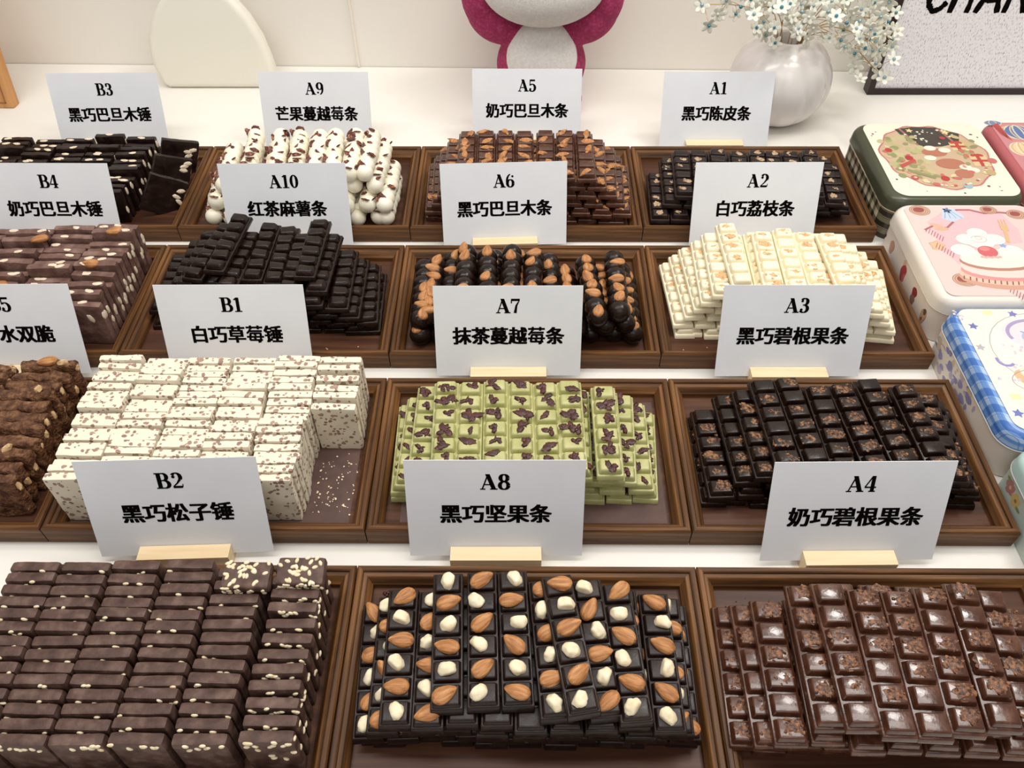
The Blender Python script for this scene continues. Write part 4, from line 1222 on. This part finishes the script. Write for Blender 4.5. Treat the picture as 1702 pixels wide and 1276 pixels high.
def side_art(parent, items):
    """printing on the tin's left flank: (y, z, ry, rz, colour, outline)"""
    bm = bmesh.new()
    cols = []
    for q, (y, z, ry, rz, c) in enumerate(items):
        if c not in cols: cols.append(c)
        n = 16
        f = bm.faces.new([bm.verts.new((0.0018 - 0.00003 - q * 0.000003, y + ry * math.cos(a) * (1 + .15 * math.sin(3 * a + q)), z + rz * math.sin(a))) for a in (2 * math.pi * k / n for k in range(n))])
        f.material_index = cols.index(c)
    bm.normal_update()
    bmesh.ops.reverse_faces(bm, faces=[f for f in bm.faces if f.normal.x > 0])
    link('printed_pattern', to_mesh(bm, 'printed_pattern', [ink(c) for c in cols], 0), parent)


cream, rimw = (244, 236, 216), plain('tin_rim_white', (232, 226, 218), 0.25)
gold = plain('tin_edge', (214, 200, 170), 0.25, metal=0.6)
# festive tin
X0, Y0 = 0.6080, 0.6835
t = tin(X0, Y0, 'green-edged cream tin with a round festive picture, behind the pink tin', plain('tin_green', (68, 70, 52), 0.28), plaid('tin_plaid', (214, 204, 176), (128, 120, 98), (52, 48, 38), 62, 62, .45), gold)
a = Art(X0, Y0)
rnd = random.Random(3)
a.poly(rr(X0 + .0125, X0 + TW - .0065, Y0 + .0095, Y0 + TDp - .0070, .018), cream)
for k in range(70):
    x, y = rnd.uniform(X0 + .018, X0 + TW - .012), rnd.uniform(Y0 + .014, Y0 + TDp - .012)
    if ((x - .697) / .080) ** 2 + ((y - .783) / .083) ** 2 > 1: a.disc(x, y, .0025 * rnd.uniform(.35, 1), .0022 * rnd.uniform(.35, 1), rnd.choice(((64, 62, 50), (130, 70, 66), (96, 92, 72))), n=8)
cx, cy = 0.6985, 0.7830
pts = [(cx + (.0715 + .0025 * math.sin(9 * q)) * math.cos(q), cy + (.0755 + .0025 * math.sin(11 * q)) * math.sin(q)) for q in (2 * math.pi * k / 60 for k in range(60))]
a.poly(pts, (198, 120, 112))
a.poly([(cx + (x - cx) * .965, cy + (y - cy) * .965) for x, y in pts], (206, 178, 146))
a.poly([(.664, .850), (.690, .8555), (.722, .854), (.749, .838), (.741, .815), (.714, .806), (.688, .806), (.672, .820)], (66, 58, 50))
for x in (.6745, .7275): a.line([(x - .004, .852), (x + .010, .808)], .0032, (170, 110, 96))
for k in range(26): a.star(rnd.uniform(.674, .743), rnd.uniform(.813, .850), rnd.uniform(.0014, .0030), (240, 232, 208), rnd.uniform(0, 1))
a.star(.683, .846, .0055, (232, 214, 150)); a.star(.731, .842, .0065, (232, 214, 150)); a.star(.665, .828, .0055, (236, 220, 160))
for k in range(44):       # fir boughs
    x, y = rnd.uniform(.634, .686), rnd.uniform(.735, .835)
    a.disc(x, y, rnd.uniform(.004, .008), rnd.uniform(.003, .006), rnd.choice(((168, 164, 110), (188, 182, 128), (150, 150, 100), (200, 190, 140))), rnd.uniform(0, 3), 9)
for k in range(16): a.disc(rnd.uniform(.735, .763), rnd.uniform(.785, .835), rnd.uniform(.004, .008), .004, rnd.choice(((178, 168, 118), (200, 180, 130), (150, 140, 100))), rnd.uniform(0, 3), 9)
for x, y, w_, h_ in ((.7365, .806, .020, .020), (.7535, .772, .022, .026)):      # parcels
    a.poly([(x - w_ / 2, y - h_ / 2), (x + w_ / 2, y - h_ / 2), (x + w_ / 2, y + h_ / 2), (x - w_ / 2, y + h_ / 2)], (224, 196, 150))
    a.line([(x, y - h_ / 2), (x, y + h_ / 2)], .0052, (190, 66, 54)); a.line([(x - w_ / 2, y), (x + w_ / 2, y)], .0048, (190, 66, 54))
    a.disc(x - .004, y + h_ / 2, .005, .003, (190, 66, 54), .4); a.disc(x + .004, y + h_ / 2, .005, .003, (190, 66, 54), -.4)
for x, y, rx, ry in ((.700, .792, .017, .010), (.712, .765, .019, .012), (.722, .742, .012, .010)): a.disc(x, y, rx, ry, (186, 118, 92))
for x, y in ((.697, .802), (.715, .797), (.729, .757), (.737, .750), (.690, .7785)): a.disc(x, y, .008, .006, (240, 232, 214))
for k in range(60):
    q = rnd.uniform(0, 6.28); f = rnd.uniform(.5, .93)
    if math.sin(q) < .35: a.disc(cx + .07 * f * math.cos(q), cy + .074 * f * math.sin(q), rnd.uniform(.002, .0055), rnd.uniform(.0018, .004), rnd.choice(((176, 168, 112), (214, 182, 150), (200, 110, 96), (226, 210, 160), (158, 150, 104), (214, 148, 128))), rnd.uniform(0, 3), 10)
for x, y, r, c in ((.6617, .7784, .0056, (178, 52, 52)), (.6937, .7312, .0056, (186, 56, 54)), (.640, .797, .005, (180, 60, 56)), (.717, .715, .0062, (158, 186, 196)), (.7692, .7717, .0062, (196, 110, 104)), (.7572, .7441, .0064, (196, 168, 120)), (.722, .827, .004, (178, 60, 56)), (.655, .733, .005, (190, 90, 80))): a.disc(x, y, r, r, c)
a.poly([(.644, .762), (.668, .776), (.669, .771), (.646, .755)], (190, 84, 72))
a.poly([(.652, .753), (.684, .735), (.681, .730), (.650, .747)], (146, 146, 98))
for k in range(22): q = rnd.uniform(3.4, 6.0); a.disc(cx + .062 * math.cos(q), cy + .068 * math.sin(q), .0022, .0018, rnd.choice(((232, 216, 160), (236, 226, 206), (200, 96, 84))), n=8)
a.build(t)
# rose tin
X1, Y1 = 0.7895, 0.6870
t = tin(X1, Y1, 'rose-red tin with striped balloons, next to the green-edged tin', plain('tin_rose', (176, 92, 96), 0.3), plain('tin_rose_body', (170, 96, 98), 0.35), gold)
a = Art(X1, Y1)
a.poly(rr(X1 + .012, X1 + TW - .012, Y1 + .012, Y1 + TDp - .008, .016), (208, 138, 142))
for x, y, rx, ry, cs in ((.8330, .842, .024, .018, ((92, 116, 168), (214, 190, 140), (226, 214, 190))), (.8230, .800, .018, .017, ((232, 208, 160), (236, 224, 200), (214, 170, 130))), (.806, .866, .012, .006, ((120, 136, 170), (232, 220, 196), (120, 136, 170)))):
    a.disc(x, y, rx, ry, cs[0])
    for k in range(5): a.ring(x, y, rx * (1 - .19 * k), ry, rx * .09, cs[(k + 1) % 3])
a.poly([(.8030, .860), (.8125, .866), (.8160, .820), (.8060, .836)], (190, 74, 66))
for k in range(5): a.line([(.803 + .003 * k, .862 - .003 * k), (.812, .826)], .0006, (120, 44, 44))
a.build(t)
# pink tin
Y0 = 0.4945
t = tin(X0, Y0, 'pale pink tin printed with a cake and biscuits, between two other tins', plain('tin_white', (228, 220, 210), 0.22), plain('tin_cream_body', (226, 214, 204), 0.35), plain('tin_edge_cream', (226, 216, 200), 0.25, metal=.3))
a = Art(X0, Y0)
pk, dk, wh, br = (236, 206, 200), (176, 104, 110), (246, 238, 230), (150, 104, 82)
a.poly(rr(X0 + .0115, X0 + TW - .0115, Y0 + .0115, Y0 + TDp - .0115, .010), pk)
a.poly([(.640, .640), (.668, .662), (.700, .664), (.735, .660), (.745, .625), (.740, .600), (.690, .590), (.650, .560), (.640, .590)], (238, 190, 194))
a.line([(.672, .652), (.684, .664), (.700, .664), (.715, .657), (.735, .659), (.752, .656)], .0036, dk)
a.line([(.632, .624), (.646, .633), (.660, .628), (.672, .640)], .003, dk)
for x, y, r in ((.6385, .663, .0125), (.7235, .664, .0100), (.7540, .655, .0115), (.6475, .5330, .0135), (.770, .566, .0125)):
    a.disc(x, y, r, r * .8, (214, 172, 146))
    for k in range(3): a.ring(x, y, r * (1 - .2 * k), r * .8 * (1 - .2 * k), .0007, br)
    a.disc(x - .001, y + .0012, r * .55, r * .42, (156, 78, 74))
for x, y in ((.6370, .594),): a.star(x, y, .0105, (216, 172, 136), .2, .72); a.star(x, y, .0085, (226, 188, 150), .2, .72)
for k, (x, y) in enumerate(((.650, .632), (.653, .626))): a.disc(x, y, .009, .0035, (222, 180, 150), -.5 + k * .5); 
a.star(.6720, .6630, .0064, (122, 160, 210)); a.poly([(.668, .668), (.660, .646), (.672, .640), (.690, .650), (.680, .667)], (200, 214, 232))
for k in range(4): a.line([(.672, .668), (.664 + .007 * k, .647)], .0008, (120, 150, 196))
for x0_, y0_ in ((.632, .620), (.634, .590), (.690, .512), (.715, .516), (.740, .516)):       # striped ribbons
    for k in range(7): a.line([(x0_ + .0022 * k, y0_ - .0030 * k), (x0_ + .0022 * k + .005, y0_ - .0030 * k + .009)], .0010, dk)
cxk, cyk = .7030, .5560
a.disc(cxk, cyk - .018, .060, .022, (212, 160, 138)); a.disc(cxk, cyk - .012, .058, .021, (232, 196, 176)); a.disc(cxk, cyk - .006, .054, .020, (224, 150, 146)); a.disc(cxk, cyk, .052, .020, (240, 214, 206))
a.disc(cxk - .004, cyk + .010, .046, .018, (186, 132, 112)); a.disc(cxk - .004, cyk + .014, .044, .017, (246, 232, 220))
for k in range(18): a.line([(cxk - .056 + .0064 * k, cyk - .022 - .010 * math.sin(math.pi * k / 17)), (cxk - .054 + .0064 * k, cyk - .016 - .010 * math.sin(math.pi * k / 17))], .0016, (150, 84, 84))
for x, y, r in ((.664, .586, .014), (.720, .584, .014), (.690, .602, .017), (.676, .606, .013), (.708, .606, .013), (.692, .618, .012)): a.disc(x, y, r, r * .8, wh); a.ring(x, y, r, r * .8, .0006, (196, 176, 170), 20, 160)
a.disc(.6920, .583, .0115, .0105, (212, 104, 108)); a.disc(.6900, .588, .006, .004, (228, 140, 138))
for k in range(7): a.disc(.682 + .0034 * k, .573 - .001 * (k % 2), .0022, .0020, (232, 176, 170))
a.line([(.7230, .600), (.7285, .626)], .0044, (222, 184, 136)); a.poly([(.7235, .624), (.7325, .622), (.7340, .632), (.7250, .634)], (222, 184, 136))
for k in range(3): a.line([(.7262 + .0034 * k, .632), (.7272 + .0034 * k, .644)], .0016, (222, 184, 136))
a.ring(.690, .606, .009, .006, .0008, (200, 180, 172), 200, 520); a.ring(.690, .608, .004, .003, .0008, (200, 180, 172), 200, 520)
a.star(.7140, .5935, .005, (140, 172, 220))
a.build(t)
for it in ([(.1440, .026, .007, .009, (196, 140, 116))], [(.1690, .025, .002, .003, (70, 44, 40))], [(.1010, .034, .0045, .006, (222, 184, 160)), (.0970, .024, .0075, .011, (178, 70, 74)), (.0930, .020, .0035, .006, (206, 110, 104))],
           [(.0575, .027, .0065, .007, (150, 52, 58)), (.0560, .018, .0060, .006, (150, 112, 100))], [(.0235, .022, .006, .010, (206, 166, 132)), (.0225, .029, .0035, .004, (110, 84, 66)), (.0235, .018, .002, .0025, (160, 60, 60))]):
    side_art(t, it)
# blue tin
Y0 = 0.3040
t = tin(X0, Y0, 'cream tin with a blue plaid edge and starry night picture', plaid('tin_blue_plaid', (168, 190, 222), (104, 146, 204), (62, 108, 182), 48, 120, .5), plain('tin_cream_side', (232, 220, 206), 0.35), rimw)
a = Art(X0, Y0)
a.poly(rr(X0 + .0105, X0 + TW - .0105, Y0 + .0115, Y0 + TDp - .0075, .014), (246, 240, 222))
a.ring(.700, .421, .064, .057, .0009, (176, 168, 170)); a.disc(.700, .421, .062, .055, (244, 236, 226))
a.disc(.6900, .447, .034, .022, (226, 220, 226)); a.disc(.7000, .440, .026, .015, (178, 190, 222)); a.ring(.6920, .446, .030, .021, .004, (172, 156, 196), 70, 200)
for k in range(6): a.line([(.676 + .003 * k, .4500 - .002 * k), (.700 + .003 * k, .437 - .002 * k)], .0014, ((118, 144, 206), (196, 200, 226))[k % 2])
a.ring(.6440, .4085, .0085, .0085, .0032, (150, 140, 196), 160, 320)
a.disc(.6700, .3770, .028, .014, (224, 186, 140), -.5); a.disc(.6740, .3830, .024, .012, (240, 226, 206), -.5); a.ring(.670, .379, .030, .016, .0008, (170, 140, 150))
for x, y, r, c in ((.6292, .4578, .0058, (112, 116, 180)), (.6784, .4770, .0056, (128, 124, 188)), (.6281, .3366, .0062, (112, 122, 190)), (.6252, .4262, .0056, (186, 178, 190)), (.735, .4755, .0056, (120, 126, 190))): a.star(x, y, r, c)
for x, y in ((.6523, .4790), (.6341, .3578), (.655, .340)): a.poly([(x - .005, y - .0035), (x + .005, y - .004), (x + .005, y + .004), (x - .005, y + .0035)], (246, 238, 176))
for k in range(26):
    x0_, y0_ = rnd.choice(((.640, .378), (.622, .473), (.655, .395), (.665, .420)))
    a.disc(x0_ + rnd.gauss(0, .007), y0_ + rnd.gauss(0, .005), rnd.uniform(.001, .003), rnd.uniform(.0008, .002), rnd.choice(((216, 204, 220), (196, 190, 216), (222, 206, 210))), rnd.uniform(0, 3), 8)
a.build(t)
rnd = random.Random(21)
side_art(t, [(rnd.uniform(.062, .165), rnd.uniform(.009, .040), rnd.uniform(.002, .007), rnd.uniform(.0015, .005), rnd.choice(((196, 182, 204), (168, 160, 200), (222, 200, 170), (206, 188, 196), (148, 146, 190), (214, 196, 160)))) for k in range(46)])
# mint tin
Y0 = 0.1135
t = tin(X0, Y0, 'pale mint tin with a flower on its side, in front of the blue tin', plain('tin_mint', (186, 212, 206), 0.25), plain('tin_mint_side', (190, 202, 192), 0.3), rimw)
side_art(t, [(.1590 + .0045 * math.cos(q), .031 + .0045 * math.sin(q), .0036, .0034, (196, 132, 132)) for q in (0, 1.25, 2.5, 3.75, 5.0)] + [(.1590, .031, .002, .002, (226, 196, 140))]
         + [(.1450 + .0045 * math.cos(q), .029 + .0045 * math.sin(q), .0036, .0034, (222, 190, 120)) for q in (0, 1.25, 2.5, 3.75, 5.0)] + [(.1450, .029, .002, .002, (176, 120, 80)), (.1370, .026, .004, .002, (140, 150, 96)), (.1660, .036, .003, .002, (150, 156, 104))])

# ------------------------------------------------------------------ things along the wall
# cream arch
bm = bmesh.new()
prof = [(-.4330, 0.0), (-.4430, .0075), (-.4505, .0350), (-.4505, .0600), (-.4450, .0850), (-.4330, .1080), (-.4140, .1330), (-.3880, .1560), (-.3550, .1660), (-.3260, .1590), (-.3000, .1400), (-.2800, .1120), (-.2660, .0800), (-.2580, .0450), (-.2545, .0150), (-.2590, .0040), (-.2660, 0.0)]
prof = [(x + .352, z) for x, z in prof]
extrude_outline(bm, prof[::-1], 0.030, 0.010, 5)
tag(link('arch_plaque', to_mesh(bm, 'arch_plaque', plain('cream_ceramic', (238, 234, 220), 0.45), 60), None, (-.352, 1.0790, 0.0008), (-0.10, 0, 0)), 'plain cream arch-shaped plaque standing against the wall', 'plaque')

# wooden board
o = tag(empty('wooden_board', (-.6640, 1.0170, 0.0005), (-0.22, 0, -0.03)), 'light brown wooden board leaning by the wall, behind card B3', 'board')
bm = bmesh.new(); add_box(bm, -.30, 0, 0, .020, 0, .200, .004, 3)
link('panel', to_mesh(bm, 'board_panel', M['bamboo'], 35), o)
bm = bmesh.new()
for x0, x1, z0, z1 in ((-.29, -.010, .008, .010), (-.012, -.010, .008, .192)): add_box(bm, x0, x1, -.0006, .0004, z0, z1)
link('inlay_line', to_mesh(bm, 'inlay_line', plain('inlay', (150, 100, 56), .5), 0), o)

# soft toy
fur = mottled('pink_plush', [(0.3, (150, 34, 80)), (0.55, (176, 52, 100)), (0.8, (204, 92, 136))], 240, (0.8, 0.95), 0.9, 700, dist=0.002)
pale = mottled('cream_plush', [(0.3, (238, 232, 228)), (0.7, (250, 246, 242))], 240, (0.8, 0.95), 0.9, 700, dist=0.002)


def fused(name, blobs, mat, voxel=0.004):
    bm = bmesh.new()
    for loc, size, rot in blobs: add_blob(bm, loc, size, 3, rot)
    me = to_mesh(bm, name, mat, 180)
    o = link(name, me)
    md = o.modifiers.new('fuse', 'REMESH'); md.mode = 'VOXEL'; md.voxel_size = voxel
    sm = o.modifiers.new('smooth', 'SMOOTH'); sm.iterations = 6
    bpy.context.view_layer.update()
    m2 = bpy.data.meshes.new_from_object(o.evaluated_get(bpy.context.evaluated_depsgraph_get()))
    bpy.data.objects.remove(o)
    m2.materials.clear(); m2.materials.append(mat)
    m2.polygons.foreach_set('use_smooth', [True] * len(m2.polygons))
    return m2


o = tag(empty('soft_toy', (0.1765, 1.0450, 0.0)), 'pink soft toy with pale belly and raised arms, behind card A5', 'toy')
body = fused('toy_body', [((0, 0, .062), (.0700, .056, .062), (0, 0, 0)), ((0, 0, .100), (.0600, .050, .050), (0, 0, 0)), ((0, .004, .205), (.098, .072, .072), (0, 0, 0)),
                          ((-.070, -.004, .132), (.046, .032, .032), (0, .55, 0)), ((.070, -.004, .132), (.046, .032, .032), (0, -.55, 0)), ((-.092, -.006, .162), (.027, .030, .044), (0, -.20, 0)), ((.092, -.006, .162), (.027, .030, .044), (0, .20, 0)),
                          ((-.036, -.022, .016), (.030, .036, .017), (0, 0, 0)), ((.036, -.022, .016), (.030, .036, .017), (0, 0, 0)), ((-.062, .004, .272), (.028, .018, .028), (0, 0, 0)), ((.062, .004, .272), (.028, .018, .028), (0, 0, 0))], fur)
link('body', body, o)
bm = bmesh.new(); add_blob(bm, (0, -.0250, .0790), (.0540, .0360, .0640), 4)
link('belly_patch', to_mesh(bm, 'belly_patch', pale, 180), o)
bm = bmesh.new(); add_blob(bm, (0, -.030, .1960), (.0900, .0640, .0580), 4)
link('muzzle_patch', to_mesh(bm, 'muzzle_patch', pale, 180), o)

# framed sign
o = tag(empty('framed_sign', (0.7050, 1.0600, 0.0004), (-0.03, 0, 0)), 'dark framed grey-white sign with brushed black letters, behind the tins', 'sign')
FW, FH = 0.42, 0.30
bm = bmesh.new()
fr = [(0, 0.0), (.0095, 0.0), (.0095, .020), (0, .020)]
cs = [(0, 0, 1, 1), (FW, 0, -1, 1), (FW, FH, -1, -1), (0, FH, 1, -1)]
for s in range(4):
    (ax, az, asx, asz), (bx_, bz_, bsx, bsz) = cs[s], cs[(s + 1) % 4]
    A = [bm.verts.new((ax + asx * i, y, az + asz * i)) for i, y in fr]
    Bv = [bm.verts.new((bx_ + bsx * i, y, bz_ + bsz * i)) for i, y in fr]
    for k in range(4): bm.faces.new((A[k], Bv[k], Bv[(k + 1) % 4], A[(k + 1) % 4]))
bmesh.ops.remove_doubles(bm, verts=bm.verts[:], dist=1e-6)
bmesh.ops.recalc_face_normals(bm, faces=bm.faces[:])
link('border', to_mesh(bm, 'border', plain('dark_frame', (34, 14, 14), 0.4), 0), o)
bm = bmesh.new(); add_box(bm, .0090, FW - .0090, .004, .018, .0090, FH - .0090)
link('canvas', to_mesh(bm, 'canvas', mottled('grey_canvas', [(0.30, (150, 146, 152)), (0.40, (214, 212, 216)), (0.47, (238, 236, 240)), (0.7, (244, 242, 244))], 1.0, (0.5, 0.6), 0.2, 2, stretch=(520, 520, 220), detail=7), 0), o)
rnd = random.Random(77)
bm = bmesh.new()


def brush(pts, w=.0085):
    out, ws = [], []
    for (x0, z0), (x1, z1) in zip(pts, pts[1:]):
        n = 9
        for k in range(n):
            f = k / n
            out.append((x0 + (x1 - x0) * f + rnd.uniform(-.0004, .0004), z0 + (z1 - z0) * f)); ws.append(w * rnd.uniform(.78, 1.15))
    out.append(pts[-1]); ws.append(w * .9)
    strip(bm, out, ws)


LB, LT = 0.1285, 0.1900
brush([(.0760, LT - .010), (.0640, LT), (.0520, LT - .012), (.0470, (LB + LT) / 2), (.0500, LB + .012), (.0590, LB + .002), (.0690, LB + .006), (.0760, LB + .016)])
brush([(.0880, LT), (.0850, LB)]); brush([(.1130, LT), (.1100, LB)]); brush([(.0870, .161), (.1115, .161)])
brush([(.1400, LT), (.1230, LB)]); brush([(.1400, LT), (.1560, LB)]); brush([(.1290, .148), (.1520, .148)], .010)
brush([(.1700, LT), (.1660, LB)]); brush([(.1720, LT), (.1950, LB)]); brush([(.2000, LT), (.1950, LB)])
flip_up(bm)
link('lettering', to_mesh(bm, 'lettering', M['ink'], 0), o, (0, .0037, 0), (math.pi / 2, 0, 0))

# ribbed vase
bm = bmesh.new()
NV, NH = 120, 30
pr = []
for k in range(NH + 1):
    a = -math.pi * .5 + .42 + (math.pi - .42 - .34) * k / NH
    pr.append((.0755 * math.cos(a) ** .92, .0640 + .0680 * math.sin(a) * (1.0 if a > 0 else .97)))
z0_ = pr[0][1]
pr = [(r, z - z0_) for r, z in pr]
rings = []
for k, (r, z) in enumerate(pr):
    f = math.sin(math.pi * k / NH) ** .6
    ring = []
    for q in range(NV):
        th = 2 * math.pi * q / NV
        rib = abs(math.sin(5.5 * th + 1.1 * k / NH))
        rr_ = r * (1 - .045 * f * (1 - rib) ** 2.2)
        ring.append(bm.verts.new((rr_ * math.cos(th), rr_ * math.sin(th), z)))
    rings.append(ring)
tr, tz = pr[-1]
for dr, dz in ((-.0015, .0012), (-.0035, .0005), (-.0045, -.004), (-.002, -.030), (.012, -.06)):
    rings.append([bm.verts.new(((tr + dr) * math.cos(2 * math.pi * q / NV), (tr + dr) * math.sin(2 * math.pi * q / NV), tz + dz)) for q in range(NV)])
for A, Bv in zip(rings, rings[1:]):
    for q in range(NV): bm.faces.new((A[q], A[(q + 1) % NV], Bv[(q + 1) % NV], Bv[q]))
bm.faces.new(rings[0][::-1]); bm.faces.new(rings[-1])
VX, VY = 0.5370, 0.9980
tag(link('ribbed_vase', to_mesh(bm, 'ribbed_vase', plain('pearl_white', (232, 226, 222), 0.25, coat=.4), 180), None, (VX, VY, 0.0002)), 'round pearly white ribbed vase beside card A1', 'vase')
VT = tz

# beaded wire sprays standing in the vase
wire = plain('gold_wire', (186, 150, 84), 0.3, metal=0.9)
petal = plain('frosted_petal', (240, 240, 226), 0.35, trans=0.15)
bead_b = plain('blue_bead', (62, 132, 150), 0.2, metal=0.3, coat=.5)
bead_w = plain('pearl_bead', (224, 222, 206), 0.2, coat=.5)
bead_s = plain('pale_blue_bead', (150, 178, 186), 0.2, metal=.3, coat=.5)
FLO = []
for s in range(3):
    rnd = random.Random(s)
    bm = bmesh.new()
    for k in range(5 + s % 2):
        an = 2 * math.pi * k / (5 + s % 2)
        vs = add_blob(bm, (0, 0, 0), (.0062, .0040, .0007), 2)
        for v in vs:
            x, y, z = v.co.x + .0068, v.co.y, v.co.z
            z += .10 * x + 12 * x * x + rnd.uniform(0, .0001)
            v.co = Vector((x * math.cos(an) - y * math.sin(an), x * math.sin(an) + y * math.cos(an), z))
    FLO.append(to_mesh(bm, 'flower', petal, 180))
BEAD = []
for m_ in (bead_b, bead_s, bead_w):
    bm = bmesh.new(); add_blob(bm, (0, 0, 0), (.0027, .0027, .0027), 2); BEAD.append(to_mesh(bm, 'bead', m_, 180))
SPR = [  # tip of each spray, relative to the vase's mouth, and where it points in the photo
    ((-.140, -.02, .055), 'reaching furthest left over the wall'), ((-.115, .02, .090), 'second from the left, rising steeply'), ((-.075, -.045, .060), 'third from the left, leaning forward'),
    ((-.045, .03, .110), 'rising behind the vase mouth'), ((-.025, -.060, .050), 'drooping forward over the mouth'), ((.000, .00, .115), 'rising upright from the middle'), ((.040, -.050, .045), 'drooping forward over the shoulder'),
    ((.055, .02, .095), 'rising beside the upright one'), ((.088, -.022, .080), 'leaning towards the framed sign'), ((.118, -.018, .034), 'stretched sideways to the framed sign'), ((.118, -.064, -.024), 'hanging low before the frame corner'),
    ((.105, .02, .085), 'rising towards the top of the framed sign'), ((.070, -.046, .004), 'hanging over the vase shoulder'), ((.152, .004, -.006), 'reaching furthest right across the framed sign'), ((.080, -.078, .034), 'bunched between vase and frame'),
]
rnd = random.Random(9)
taken = []                             # (spray, point, radius): keeps the sprays clear of one another


def clear(si, q, r):
    return all(s_ == si or (q - p).length > r + rp for s_, p, rp in taken)


paths = []
for si, ((dx, dy, dz), where) in enumerate(SPR):
    an = math.atan2(dy - .002, dx)
    b0, tip = Vector((.0125 * math.cos(an), .0125 * math.sin(an), -.020)), Vector((dx, dy, dz + .02))
    c1 = Vector((b0.x * 1.15, b0.y * 1.15, .052))           # straight up through the mouth, then out
    c2 = Vector((dx * .45, dy * .45, max(.056, dz * .8 + .034)))
    path = [b0 * (1 - f) ** 3 + c1 * 3 * f * (1 - f) ** 2 + c2 * 3 * f * f * (1 - f) + tip * f ** 3 for f in (k / 16 for k in range(17))]
    paths.append(path)
    for p in path: taken.append((si, p, .003))
    for a_, b_ in zip(path[5:], path[6:]): taken.append((si, a_.lerp(b_, .5), .003))
for si, ((dx, dy, dz), where) in enumerate(SPR):
    o = tag(empty('flower_spray', (VX, VY, VT - .02)), 'gold wire spray of frosted flowers and beads, ' + where, 'artificial flower', 'beaded flower sprays in the vase')
    path = paths[si]
    bm = bmesh.new()
    add_tube(bm, path, .0006, 6)
    spots = []
    for k in range(260):
        if len(spots) >= 15: break
        f = .30 + .70 * rnd.random() if k else 1.0
        i = min(15, int(f * 16)); p = path[i].lerp(path[i + 1], f * 16 - i)
        q = p + (Vector((rnd.uniform(-.026, .026), rnd.uniform(-.028, .012), rnd.uniform(-.018, .026))) if k else Vector((0, 0, 0)))
        if math.hypot(q.x, q.y) < .090 and q.z < .026: q.z = .026 + rnd.uniform(0, .010)
        bead_only = len(spots) in (6, 13)
        r = .004 if bead_only else .0108
        if any((q - s_[0]).length < (r + .0045) for s_ in spots) or not clear(si, q, r): continue
        m_ = p.lerp(q, .5) + Vector((0, 0, .001))
        if not all(clear(si, p.lerp(q, w_), .0015) for w_ in (.25, .5, .75)): continue
        add_tube(bm, [p, m_, q], .00035, 5)
        spots.append((q, bead_only))
        taken.append((si, q, r))
        for w_ in (.3, .6): taken.append((si, p.lerp(q, w_), .001))
    link('wire', to_mesh(bm, 'wire', wire, 180), o)
    for q, bead_only in spots:
        if bead_only:
            link('bead', rnd.choice(BEAD), o, q)
        else:
            d = Vector((rnd.uniform(-.7, .7), rnd.uniform(-1.2, -.1), rnd.uniform(-.2, 1.0))).normalized()
            s = rnd.uniform(.72, .95)
            fl = link('flower', rnd.choice(FLO), o, q, d.to_track_quat('Z', 'Y').to_euler(), (s, s, s))
            link('bead', rnd.choice((BEAD[0], BEAD[1], BEAD[1], BEAD[2])), fl, (0, 0, .0022), scale=(1.0, 1.0, 1.0))
